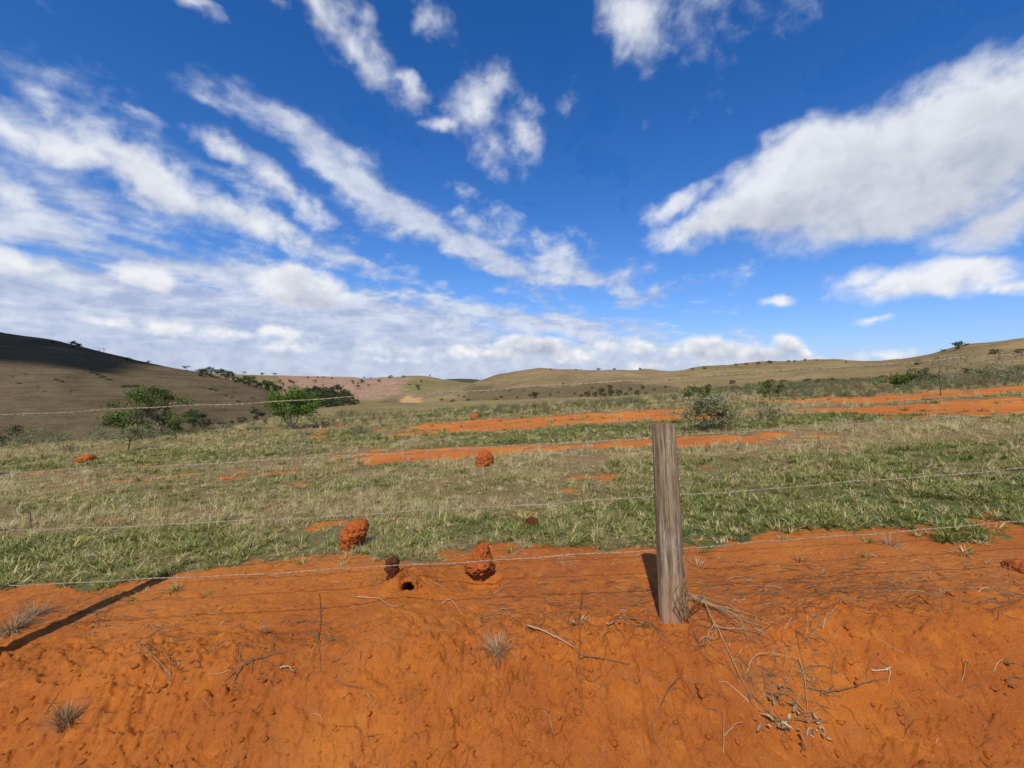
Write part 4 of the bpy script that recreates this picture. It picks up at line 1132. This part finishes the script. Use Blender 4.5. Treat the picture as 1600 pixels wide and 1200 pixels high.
def fence_post(x, y, h, rad, lean, label, seed):
    rg = random.Random(seed); S, Nz = 40, 46
    zs = np.concatenate([np.linspace(-.30, h, Nz), [h + .001]])
    th = np.linspace(0, 2 * math.pi, S, endpoint=False)
    ph = [rg.uniform(0, 6.28) for _ in range(4)]
    V = []
    for i, z in enumerate(zs):
        f = max(0, z) / h
        r = rad * (1.10 - .14 * f + .02 * math.sin(5 * f + ph[0]))
        rr = r * (1 + .035 * np.cos(2 * th + ph[1]) + .025 * np.cos(3 * th + ph[2] + f))
        gr = 1.5 * fbm(np.cos(th) * 7 + 5, np.sin(th) * 7, np.full(S, z * 1.6 + seed), 4, .6, seed)
        rr = rr + .0045 * gr
        for ca, dp, w in ((-.35, .012, .07), (-.95, .009, .05), (.55, .006, .05)):         # drying cracks on the lit side
            dd = np.abs((th - (3 * math.pi / 2 + ca + .10 * math.sin(3 * f + dp * 300)) + math.pi) % (2 * math.pi) - math.pi)
            rr = rr - dp * np.exp(-(dd / w) ** 2) * sstep(.12, .45, f)
        zz = z + (.006 * fbm(np.cos(th) * 4, np.sin(th) * 4, None, 2, .5, seed + 3) - .012 * np.cos(th - .7) if i >= Nz - 1 else 0)
        V += list(zip(rr * np.cos(th), rr * np.sin(th), zz + 0 * th))
    F = [(i * S + k, i * S + (k + 1) % S, (i + 1) * S + (k + 1) % S, (i + 1) * S + k) for i in range(len(zs) - 2) for k in range(S)]
    me = bpy.data.meshes.new('shaft'); last = (len(zs) - 2) * S
    V = V[:(len(zs) - 1) * S]
    me.from_pydata(V, [], F); me.materials.append(M_WOOD); me.polygons.foreach_set('use_smooth', [True] * len(F)); me.update()
    e = empty('fence_post', (x, y, gz(x, y)), 0)
    e.rotation_euler = lean
    link('shaft', me, None, e)
    # sawn end, a little checked
    top = V[last:]; cz = sum(v[2] for v in top) / S
    V2, F2 = list(top), []
    for ring, k in ((.66, 1), (.33, 2)):
        V2 += [(v[0] * ring, v[1] * ring, cz + (v[2] - cz) * ring + rg.uniform(-.003, .002)) for v in top]
    V2.append((0, 0, cz - .004))
    for q in range(2): F2 += [(q * S + k, q * S + (k + 1) % S, (q + 1) * S + (k + 1) % S, (q + 1) * S + k) for k in range(S)]
    F2 += [(2 * S + k, 2 * S + (k + 1) % S, 3 * S) for k in range(S)]
    me2 = bpy.data.meshes.new('sawn_top'); me2.from_pydata(V2, [], F2); me2.materials.append(M_WOOD); me2.update()
    link('sawn_top', me2, None, e)
    tag(e, label, 'fence post', 'posts of the wire fence')
    return e


PY = 2.47
fence_post(.885, PY, 1.06, .0635, (R(-.6), R(-2.6), 0), 'short weathered grey wooden fence post right of centre in the red bank', 2)
fence_post(-2.95, PY, 1.30, .066, (R(1), R(.5), .5), 'fence post just outside the left edge, its shadow falling across the bank', 3)
fence_post(4.60, PY, 1.42, .062, (R(-1), R(1.2), .9), 'fence post outside the right edge where the wires run on', 4)


def mat_wire():
    m, g, p = shader('galvanised_wire')
    pos = g.n.new('ShaderNodeTexCoord').outputs['Object']
    n = g.noise(pos, 14, 4, .6)
    g.l.new(g.mix(g.rng(n, .4, .65), (.36, .31, .21), (.24, .18, .115)), p.inputs['Base Color'])
    p.inputs['Metallic'].default_value = .1; p.inputs['Roughness'].default_value = .55; p.inputs['Specular IOR Level'].default_value = .5
    return m


M_WIRE = mat_wire()


def wires():
    WY = PY + .072; k = FPX / WY
    rows = ((648, 592, 553), (740, 683, 645), (830, 775, 732), (915, 858, 815))
    names = ('top strand of the barbed wire fence, passing above the short post', 'second strand of barbed wire from the top, at the head of the post',
             'third strand of barbed wire from the top, crossing mid post', 'lowest strand of barbed wire, just above the edge of the red bank')
    xs = [-2.903, .86, 2.903]
    for w, (row, label) in enumerate(zip(rows, names)):
        zs = [EYE - (p - 600) / k for p in row]
        co = np.polyfit(xs, zs, 2)
        e = empty('barbed_wire', (xs[1], WY, 0)); tag(e, label, 'wire', 'strands of the barbed wire fence')
        def at(x, rg=random.Random(w)):
            z = np.polyval(co, x)
            return Vector((x - xs[1], .004 * math.sin(x * 2.1 + w), z + .003 * math.sin(x * 5.3 + w * 2) + .002 * math.sin(x * 13 + w)))
        step = .0075
        X = np.arange(-2.96, 4.62, step)
        for s in range(2):
            mb = MB(); pts = []
            for x in X:
                a = x / .075 * 2 * math.pi + s * math.pi
                pts.append(at(x) + Vector((0, math.cos(a), math.sin(a))) * .0018)
            mb.tube(pts, .0015, 4, .5)
            link('strand', mb.mesh('strand', M_WIRE, True), None, e)
        mb = MB(); rg = random.Random(90 + w); x = -2.9
        while x < 4.55:
            c = at(x); a0 = rg.uniform(0, 6.28)
            loop = [c + Vector((.010 * (t / 9 - .5), .0047 * math.cos(a0 + t * 1.4), .0047 * math.sin(a0 + t * 1.4))) for t in range(10)]
            mb.tube(loop, .0013, 3, .5)
            for sg in (0, 1):
                p = loop[0 if sg else -1]; d = Vector((rg.uniform(-.5, .5), math.cos(a0 + 2 * sg), math.sin(a0 + 3.1 * sg))).normalized()
                mb.tube([p, p + d * .014], [.0012, .0005], 3, .5)
            x += rg.uniform(.115, .14)
        b = link('barbs', mb.mesh('barbs', M_WIRE), None, e); b['kind'] = 'stuff'


wires()


# ------------------------------------------------------------------ termite nests and clods
def mat_nest(name, a, b, dark):
    m, g, p = shader(name)
    pos = g.n.new('ShaderNodeTexCoord').outputs['Object']
    n1 = g.noise(pos, 14, 6, .65, .3); n2 = g.noise(pos, 60, 5, .65)
    c = g.mix(g.rng(n1, .36, .66), a, b)
    c = g.mix(g.math('MULTIPLY', g.rng(n2, .46, .30), .8), c, dark)
    g.l.new(c, p.inputs['Base Color'])
    bump(g, p, g.math('ADD', g.math('MULTIPLY', n1, .02), g.math('MULTIPLY', n2, .012)), 1.0, 1.0)
    p.inputs['Roughness'].default_value = .97
    return m


M_NEST = mat_nest('termite_earth', (.30, .070, .016), (.46, .128, .030), (.08, .018, .007))
M_NESTD = mat_nest('dark_nest_earth', (.075, .022, .011), (.17, .045, .018), (.03, .010, .006))


def nest(px, py, w, h, seed, label, lean=(0, 0), prof=None, mat=None, squash=1.0, rough=1.0, sink=.05, name='termite_mound'):
    x, y = flat(px, py); z = gz(x, y)
    A, B = 64, 46
    th = np.linspace(0, 2 * math.pi, A, endpoint=False); t = np.linspace(0, 1, B)
    T, TH = np.meshgrid(t, th, indexing='ij')
    pr = np.interp(T, [p[0] for p in prof], [p[1] for p in prof])
    Rr = pr * w * .5
    cx, cy, cz = np.cos(TH), np.sin(TH), T
    s = 1 / max(w, .05)
    nn = fbm(cx * 1.6 + seed, cy * 1.6, cz * 2.6 * h / w, 5, .58, seed)
    kn = 1 - np.abs(fbm(cx * 4.2 + seed, cy * 4.2, cz * 7 * h / w, 4, .55, seed + 5)) * 2
    fine = fbm(cx * 13, cy * 13 + seed, cz * 20 * h / w, 3, .6, seed + 8)
    Rr = Rr * (1 + rough * (.34 * nn + .20 * (kn - .35) + .13 * fine))
    Z = T * h * (1 + .06 * nn) + h * .05 * fine * rough - sink
    P = np.stack([Rr * cx + lean[0] * T ** 1.3 * h, Rr * cy * squash + lean[1] * T * h, Z], -1)
    me, _ = grid_mesh('mound', P, wrap=True)
    bm = bmesh.new(); bm.from_mesh(me); bm.verts.ensure_lookup_table()
    bm.faces.new([v for v in bm.verts[(B - 1) * A:(B) * A]])
    bmesh.ops.recalc_face_normals(bm, faces=bm.faces); bm.to_mesh(me); bm.free()
    for p in me.polygons: p.use_smooth = True
    o = link(name, me, mat or M_NEST); o.location = (x, y, z)
    tag(o, label, 'termite mound', 'termite mounds')
    return o


dome = [(0, .95), (.15, 1.0), (.4, .98), (.65, .85), (.85, .58), (.95, .35), (1, .08)]
club = [(0, .55), (.15, .62), (.35, .80), (.6, 1.0), (.8, .92), (.92, .62), (1, .10)]
cone = [(0, .42), (.17, .46), (.25, .96), (.40, 1.0), (.55, .82), (.75, .60), (.92, .36), (1, .08)]
nest(545, 858, .205, .295, 41, 'leaning red termite mound standing in the grass left of centre', (.28, .05), club, sink=.05)
nest(747, 903, .175, .265, 43, 'pointed crumbly termite mound at the edge of the red bank', (.16, -.06), cone, sink=.03, rough=1.35)
nest(613, 921, .085, .15, 45, 'small dark broken termite nest beside a black burrow in the bank', (.05, 0), [(0, .9), (.25, .75), (.45, 1.0), (.6, .7), (.8, .9), (.95, .5), (1, .1)], M_NESTD, rough=1.7, sink=.02)
nest(757, 727, .28, .30, 47, 'low red mound below the lower red strip in mid field', (.05, 0), dome, sink=.05)
nest(742, 654, .36, .24, 49, 'distant small orange mound above the upper red strip', (0, 0), dome)
nest(134, 721, .42, .22, 51, 'red earth mound in the grass at the far left', (.2, 0), dome)
nest(1598, 890, .17, .09, 53, 'flat lump of red earth on the bank at the right edge', (0, 0), dome, sink=.03)
nest(503, 676, .4, .16, 55, 'low red mound at the left end of the upper red strip', (0, 0), dome)
nest(531, 668, .34, .14, 56, 'small red mound on the crest behind the left end of the upper strip', (0, 0), dome)
nest(352, 748, .3, .10, 57, 'crumbled red mound in the grass left of the lower strip', (0, 0), dome)
d = nest(830, 822, .13, .095, 59, 'dark lump of dried dung in the grass behind the pointed mound', (.1, 0), dome, M_NESTD, rough=1.3, sink=.02, name='dung')
d['category'] = 'dung'; d['group'] = ''
del d['group']


def burrow(px, py, w, h, deep, label, seed):
    """an animal burrow: a rough hood of earth over a short dark passage"""
    x, y = flat(px, py); A, B = 26, 16
    th = np.linspace(-.12 * math.pi, 1.12 * math.pi, A); t = np.linspace(0, 1, B)
    def shell(grow, sd):
        T, TH = np.meshgrid(t, th, indexing='ij')
        n = fbm(np.cos(TH) * 2.5 + sd, np.sin(TH) * 2.5, T * 4, 4, .6, sd)
        close = np.sqrt(np.clip(1 - (T * (.98 if grow > 1 else .96)) ** 4, 0, 1))
        r = grow * (1 + (.34 if grow > 1 else .20) * n) * close
        return np.stack([np.cos(TH) * r * w * .5, T * deep - .01 + .035 * n * (1 - T) + .02 * np.abs(np.cos(TH)), np.sin(TH) * r * h * (1.0 - .25 * T)], -1)
    me = bpy.data.meshes.new('burrow'); O, I = shell(1.25, seed), shell(1.0, seed + 4)
    V = np.concatenate([O.reshape(-1, 3), I.reshape(-1, 3)]).tolist(); nb = A * B; F = []
    for i in range(B - 1):
        for j in range(A - 1):
            a = i * A + j
            F.append((a, a + 1, a + A + 1, a + A)); F.append((nb + a, nb + a + A, nb + a + A + 1, nb + a + 1))
    F += [(j, nb + j, nb + j + 1, j + 1) for j in range(A - 1)]
    me.from_pydata(V, [], F); me.polygons.foreach_set('use_smooth', [True] * len(F)); me.update()
    o = link('burrow', me, bpy.data.materials['red_earth']); o.location = (x, y, gz(x, y) - .012); o.rotation_euler = (0, 0, R(-14))
    tag(o, label, 'burrow')


burrow(636, 938, .100, .070, .22, 'black mouth of a small burrow in the bank beside the broken nest', 61)


# ------------------------------------------------------------------ litter on the bank
def on_bank(px, py, lift=.004):
    x, y, z = spot(px, py, 1.2, 30)
    return Vector((x, y, gz(x, y) + lift))


def curve(pts, n=6, wob=.004, rg=rng, lifts=None):
    """smooth path along points of the photograph that lie on the bank"""
    P = [on_bank(*p[:2], (p[2] if len(p) > 2 else .005)) for p in pts]
    out = []
    for i in range(len(P) - 1):
        a, b = P[i], P[i + 1]
        p0 = P[i - 1] if i else a + (a - b); p3 = P[i + 2] if i + 2 < len(P) else b + (b - a)
        for k in range(n):
            t = k / n
            q = .5 * ((2 * a) + (b - p0) * t + (2 * p0 - 5 * a + 4 * b - p3) * t * t + (3 * a - p0 - 3 * b + p3) * t ** 3)
            q += Vector((rg.uniform(-1, 1), rg.uniform(-1, 1), rg.uniform(-.3, .7))) * wob
            q.z = max(q.z, gz(q.x, q.y) + .001)
            out.append(q)
    out.append(P[-1])
    return out


def twig_thing(name, paths, label, cat='twig', r=.003, tone=.35, mat=None, group='loose twigs on the bank'):
    mb = MB()
    for p in paths:
        rr = r; tn = tone; pts = p
        if isinstance(p, dict): rr, tn, pts = p.get('r', r), p.get('tone', tone), p['p']
        c = curve(pts, 6, rr * .8)
        n = len(c)
        mb.tube(c, [rr * (1 - .65 * i / (n - 1)) for i in range(n)], 5, tn)
    o0 = sum((Vector(v) for v in mb.v), Vector()) / len(mb.v)
    base = Vector((o0.x, o0.y, gz(o0.x, o0.y)))
    mb.v = [tuple(Vector(v) - base) for v in mb.v]
    o = link(name, mb.mesh(name, mat or M_DRY, True)); o.location = base
    tag(o, label, cat, group)
    return o


def bank_twigs():
    T = twig_thing
    rg = random.Random(77)
    T('dry_stem_bundle', [[(1072 + rg.uniform(-2, 6), 936 + rg.uniform(-4, 6), .03), (1105 + rg.uniform(-4, 4), 948 + rg.uniform(-5, 5), .03), (1150 + rg.uniform(-6, 8), 966 + rg.uniform(-7, 7), .025), (1185 + rg.uniform(-20, 40), 992 + rg.uniform(-14, 14), .01)] for _ in range(9)],
      'bundle of pale dry stems lying from the foot of the post to the right', 'stems', .0020, .60)
    T('forked_stick', [{'p': [(1098, 938, .02), (1112, 975, .03), (1122, 992, .03), (1146, 1040, .02), (1160, 1070, .015), (1176, 1096, .006)], 'r': .0036}, [(1118, 988, .03), (1140, 992, .03), (1168, 988, .02)], [(1116, 984, .03), (1108, 998, .03), (1103, 1014, .02)], [(1113, 980, .03), (1118, 996, .04), (1113, 1010, .04)]],
      'long pale forked stick leaning down the bank right of the post', 'stick', .0026, .72)
    T('bent_straw', [[(1166, 1056, .01), (1178, 1037, .03), (1200, 1034, .04), (1246, 1038, .03)], [(1248, 1038, .03), (1256, 1062, .02), (1264, 1125, .005)]],
      'pale bent straw arched over the dark tangle on the bank', 'straw', .0026, .68)
    T('stick', [[(824, 983, .02), (858, 996, .02), (898, 1014, .006)]], 'single straight tan stick on the bank right of the pale grass clump', 'stick', .0042, .75)
    T('root_twig', [[(910, 930, .01), (905, 965, .02), (906, 1000, .015), (904, 1032, .01), (907, 1060, .01), (906, 1095, .008), (920, 1122, .004)], [(905, 1028, .01), (930, 1032, .015), (965, 1038, .01), (985, 1040, .006)], [(905, 1030, .012), (892, 1010, .01), (880, 998, .01)]],
      'dark branching root running straight down the middle of the bank', 'root', .003, .15)
    T('arched_twig', [[(1018, 1140, .006), (1035, 1105, .03), (1056, 1078, .05), (1072, 1080, .05), (1092, 1110, .01)], [(1018, 1138, .006), (1024, 1162, .006), (1036, 1185, .004)]],
      'thin dark twig arched like a hoop at the lower centre of the bank', 'twig', .0026, .2)
    T('dark_twig', [[(1282, 1090, .008), (1300, 1086, .015), (1330, 1082, .015), (1352, 1072, .012), (1368, 1064, .006)], [(1296, 1086, .01), (1302, 1076, .015)]], 'short dark twig lying across the lower right of the bank', 'twig', .0038, .12)
    T('curved_twig', [[(1300, 1062, .005), (1304, 1040, .02), (1318, 1024, .02), (1338, 1020, .006)]], 'small curved tan twig above the short dark one', 'twig', .0024, .45)
    T('white_fork', [[(1362, 1050, .006), (1378, 1054, .015), (1390, 1052, .02), (1388, 1072, .006)], [(1384, 1054, .015), (1392, 1046, .012)]], 'small whitish forked stem on the lower right of the bank', 'twig', .0036, 1.0)
    T('root_twig', [[(498, 930, .01), (500, 965, .015), (497, 1000, .01), (500, 1030, .008), (501, 1066, .004)], [(498, 1004, .01), (520, 1002, .015), (550, 1022, .006)], [(520, 1062, .006), (542, 1074, .01), (570, 1078, .005)]],
      'thin dark root hanging down the left middle of the bank', 'root', .0025, .18)
    T('twig', [[(438, 1047, .01), (450, 1046, .016), (458, 1052, .006)]], 'short pale broken stub lying on the left part of the bank', 'twig', .0055, .8)
    T('branch_twig', [[(350, 1068, .006), (385, 1040, .012), (420, 1028, .012), (470, 1010, .008), (500, 990, .006)], [(385, 1040, .01), (372, 1056, .01), (362, 1075, .005)], [(395, 1034, .012), (392, 1054, .006)]],
      'dark branched twig lying up the slope left of the hanging root', 'twig', .0028, .2)
    T('straw', [[(212, 1012, .006), (238, 1040, .03), (266, 1066, .004)], [(222, 1008, .006), (250, 1044, .03), (267, 1066, .004)], [(268, 1066, .004), (262, 1036, .03), (240, 1018, .03)]], 'few thin straws fanned from one root at the left of the bank', 'straw', .002, .5)
    T('dark_root', [[(985, 970, .01), (1010, 978, .02), (1040, 1000, .008)], [(1010, 978, .02), (990, 990, .01)]], 'short dark root just left of the foot of the post', 'root', .0042, .1)
    T('twig', [[(555, 935, .01), (590, 938, .012), (612, 950, .012), (633, 945, .008)], [(690, 945, .01), (704, 942, .02), (722, 962, .006)]], 'pale curled straws right of the small burrow', 'straw', .0026, .8)
    T('vertical_stalk', [[(1130, 1180, .005), (1131, 1150, .03), (1132, 1128, .05)], [(1132, 1158, .02), (1150, 1142, .03), (1162, 1140, .03)]], 'little upright pale stalk at the bottom of the bank', 'stalk', .002, .7)
    # dead vine on the post
    mb = MB(); rg = random.Random(5)
    bx, by = .885, PY
    for s in range(16):
        a = rg.uniform(-1.5, .25); pts = []; z = rg.uniform(-.02, .05); top = rg.uniform(.16, .36)
        for k in range(9):
            f = k / 8; a2 = a + .35 * math.sin(f * 5 + s) + rg.uniform(-.08, .08); r = .070 + .010 * rg.random() + (.02 * rg.random() if s % 3 == 0 else 0)
            pts.append(Vector((bx - .045 * (z + f * top) + r * math.cos(a2), by + r * math.sin(a2), gz(bx, by) + z + f * top)))
        mb.tube(pts, [.0028 - .0018 * i / 8 for i in range(9)], 4, rg.uniform(.05, .5))
    for s in range(5):
        p = Vector((bx + .07, by - .03, gz(bx, by) + .02)); e = p + Vector((rg.uniform(.02, .14), rg.uniform(-.06, .06), rg.uniform(.12, .30)))
        mb.tube([p, p.lerp(e, .5) + Vector((.02, 0, .01)), e], [.002, .0015, .0008], 4, rg.uniform(.1, .4))
    b = Vector((bx + .06, by, gz(bx, by))); mb.v = [tuple(Vector(v) - b) for v in mb.v]
    o = link('dead_vine', mb.mesh('dead_vine', M_DRY, True)); o.location = b
    tag(o, 'dead brown vine clinging to the right side of the post foot', 'vine')
    # clumps of dead grass
    def clump(px, py, n, ln, w, tone, label, spread=1.0, down=0.0, sd=1):
        rg = random.Random(sd); mb = MB(); c = on_bank(px, py, 0)
        for i in range(n):
            az = rg.uniform(0, 6.28); r = rg.uniform(0, .045)
            mb.blade((r * math.sin(az), r * math.cos(az), -.004), az, rg.uniform(.5, 1) * ln, w * rg.uniform(.7, 1.3), rg.uniform(.1, 1.1) * spread + down, rg.uniform(-.6, 2.2), 4, min(1, max(0, tone + rg.uniform(-.3, .25))))
        o = link('dead_grass_clump', mb.mesh('dead_grass_clump', M_DRY)); o.location = c
        tag(o, label, 'dead grass', 'dead grass clumps on the bank')
    clump(779, 1018, 150, .15, .0026, .70, 'pale spiky clump of dead grass in the middle of the bank', 1.25, 0, 3)
    clump(104, 1132, 200, .14, .0026, .30, 'brown upright clump of dead grass at the lower left of the bank', 1.0, -.1, 4)
    clump(20, 985, 220, .20, .0030, .45, 'grey heap of matted dead grass at the left edge', 1.4, .2, 5)
    clump(55, 962, 160, .17, .0030, .42, 'matted dead grass right of the grey heap at the left edge', 1.4, .2, 6)
    clump(1390, 852, 60, .13, .0045, .5, 'low brown tuft at the edge of the grass above the right of the bank', 1.2, .1, 7)
    clump(412, 990, 40, .07, .0028, .35, 'small dark tuft over a hole in the left of the bank', 1.0, 0, 8)
    clump(1090, 884, 30, .09, .0045, .6, 'little tuft on bare earth just right of the post', 1.1, 0, 9)
    # crumpled dead leaves
    def leaves(px, py, pxw, n, size, label, sd, tone=(.2, .8)):
        rg = random.Random(sd); mb = MB(); c = on_bank(px, py, 0)
        for i in range(n):
            u = rg.uniform(-1, 1); p = Vector((u * pxw / 330, rg.uniform(-.03, .03), 0)); p.z = gz(c.x + p.x, c.y + p.y) - c.z + rg.uniform(.004, .03)
            d = Vector((rg.uniform(-1, 1), rg.uniform(-1, 1), rg.uniform(-.2, .6))); s = size * rg.uniform(.6, 1.4)
            side = d.cross(Vector((0, 0, 1))).normalized(); nn = side.cross(d).normalized(); t = rg.uniform(*tone)
            rows = []
            for k in range(4):
                f = k / 3; wv = s * .22 * math.sin(math.pi * (.15 + .8 * f)); mid = p + d * s * f + nn * s * .25 * math.sin(f * 3 + i)
                rows += [mid - side * wv + nn * wv * rg.uniform(.2, 1), mid, mid + side * wv + nn * wv * rg.uniform(.2, 1)]
            mb.add(rows, [(a * 3 + b, a * 3 + b + 1, a * 3 + b + 4, a * 3 + b + 3) for a in range(3) for b in range(2)], t)
        mb.tube([Vector((-pxw / 330, 0, .012)), Vector((0, .01, .02)), Vector((pxw / 330 * 1.15, 0, .02))], [.003, .003, .001], 4, .2)
        o = link('dead_leaf_sprig', mb.mesh('dead_leaf_sprig', M_DRY)); o.location = c
        tag(o, label, 'dead leaves', 'dead leaf sprigs on the bank')
    leaves(1236, 1134, 52, 44, .030, 'sprig of curled dead leaves at the bottom of the dark tangle', 3)
    leaves(1215, 1092, 16, 16, .026, 'dark crumpled leaves in the middle of the tangle', 4, (0, .4))
    leaves(965, 974, 14, 5, .035, 'few greyish dead leaves left of the post foot', 5, (.7, 1))
    leaves(905, 978, 16, 8, .03, 'small grey withered leaves on the dark root', 6, (.3, .9))
    leaves(1586, 1066, 14, 2, .06, 'single dark brown dead leaf at the lower right edge', 7, (0, .1))
    leaves(1256, 1180, 4, 2, .025, 'tiny dark leaf at the bottom right of centre', 8, (0, .2))


bank_twigs()


def bank_litter():
    """fine twigs, roots and straw that nobody could count, and crumbs of earth"""
    rg = random.Random(123); mb = MB()
    zones = [((745, 1045), (880, 1000), 230, .10), ((1075, 1600), (868, 965), 340, .11), ((1160, 1270), (1020, 1125), 60, .12), ((0, 200), (915, 1000), 130, .09), ((200, 520), (930, 1060), 110, .09), ((60, 1600), (960, 1180), 110, .08), ((380, 760), (870, 930), 60, .08), ((1080, 1290), (930, 1040), 90, .12), ((0, 1600), (846, 900), 230, .06), ((560, 1040), (850, 890), 60, .08)]
    for (x0, x1), (y0, y1), n, L in zones:
        for i in range(int(n * 1.5)):
            px, py = rg.uniform(x0, x1), rg.triangular(y0, y1, (y0 + y1) / 2)
            c = on_bank(px, py, .004); a = rg.choice((rg.gauss(0, .5), rg.uniform(0, 6.28))); ln = L * rg.uniform(.3, 1.9); da = rg.uniform(-.9, .9)
            q = c.copy(); pts = []; lift = rg.choice((.002, .003, .006, .015))
            m = 5
            for k in range(m):
                f = k / (m - 1)
                zz = gz(q.x, q.y) + .0015 + lift * math.sin(f * math.pi)
                pts.append(Vector((q.x, q.y, zz)))
                a += da / m + rg.uniform(-.25, .25)
                q = q + Vector((math.cos(a), math.sin(a) * .8, 0)) * ln / m
            r = rg.uniform(.0008, .0021)
            mb.tube(pts, [r, r, r * .9, r * .7, r * .4], 3, rg.choice((.0, .05, .1, .1, .15, .2, .2, .3, .45, .7) if y1 > 900.5 else (.1, .2, .4, .6, .7, .8)), False)
    o = link('twig_litter', mb.mesh('twig_litter', M_DRY)); tag(o, 'fine dry twigs, roots and straw strewn over the red bank', 'litter', kind='stuff')
    # crumbs of earth
    ico = bmesh.new(); bmesh.ops.create_icosphere(ico, subdivisions=1, radius=1); base = [v.co.copy() for v in ico.verts]; fcs = [tuple(v.index for v in f.verts) for f in ico.faces]; ico.free()
    mb = MB()
    for i in range(2200):
        px = rg.uniform(-20, 1620); py = rg.uniform(880, 1195)
        c = on_bank(px, py, 0); s = min(.016, .0030 * math.exp(rg.gauss(0, .80)))
        sx, sy, sz = rg.uniform(.7, 1.4), rg.uniform(.7, 1.4), rg.uniform(.5, .9); ph = rg.uniform(0, 9)
        mb.add([c + Vector((v.x * sx, v.y * sy, v.z * sz + .05)) * s * (1 + .45 * math.sin(v.x * 5 + ph) * math.cos(v.z * 4 + ph)) for v in base], fcs, rg.random())
    o = link('earth_crumbs', mb.mesh('earth_crumbs', [bpy.data.materials['red_earth']], True)); tag(o, 'loose crumbs of red earth scattered on the bank', 'earth crumbs', kind='stuff')


bank_litter()


# ------------------------------------------------------------------ the cloud whose shadow lies on the left hill
def shading_cloud():
    low = [spot(px, py, 100) for px, py in ((-260, 552), (-120, 553), (0, 562), (40, 566), (80, 571), (110, 575), (140, 581), (168, 584), (192, 578), (200, 568))]
    top = [spot(px, py, 100) for px, py in ((185, 559), (120, 547), (50, 535), (-60, 515), (-200, 495))]
    s = SUN_DIR; u = Vector((s.y, -s.x, 0)).normalized(); v = s.cross(u)          # two axes square to the sun's rays
    if v.y < 0: v = -v
    P = [Vector(p) for p in low] + [Vector(p) + v * 45 for p in top]
    c = sum(P, Vector()) / len(P)
    uu = np.array([(p - c).dot(u) for p in P]); vv = np.array([(p - c).dot(v) for p in P])
    an = np.arctan2(vv, uu); ra = np.hypot(uu, vv); o = np.argsort(an)
    A, B = 160, 60
    th = np.linspace(-math.pi, math.pi, A, endpoint=False)
    rad = np.interp(th, np.concatenate([an[o] - 2 * math.pi, an[o], an[o] + 2 * math.pi]), np.tile(ra[o], 3))
    ker = np.exp(-np.linspace(-1.5, 1.5, 9) ** 2); ker /= ker.sum()
    rad = np.convolve(np.concatenate([rad[-4:], rad, rad[:4]]), ker, 'valid')
    la = np.linspace(-math.pi / 2 + .02, math.pi / 2 - .02, B)
    LA, TH = np.meshgrid(la, th, indexing='ij')
    x, y, z = np.cos(LA) * np.cos(TH), np.cos(LA) * np.sin(TH), np.sin(LA)
    bil = 1 + .10 * fbm(x * 2.2, y * 2.2, z * 2.2, 5, .6, 301) + .05 * (1 - np.abs(fbm(x * 5, y * 5, z * 5, 4, .55, 305)) * 2)
    rr = rad[None, :] * bil
    P3 = (x * rr)[..., None] * np.array(u) + (y * rr)[..., None] * np.array(v) + (z * 55 * bil)[..., None] * np.array(s)
    me, _ = grid_mesh('cloud', P3, wrap=True)
    m, g, p = shader('cloud_white'); p.inputs['Base Color'].default_value = (.9, .9, .92, 1)
    o = link('cloud', me, m); o.location = c + s * 1500
    tag(o, 'white cloud overhead whose shadow darkens the top of the left hill', 'cloud')


shading_cloud()
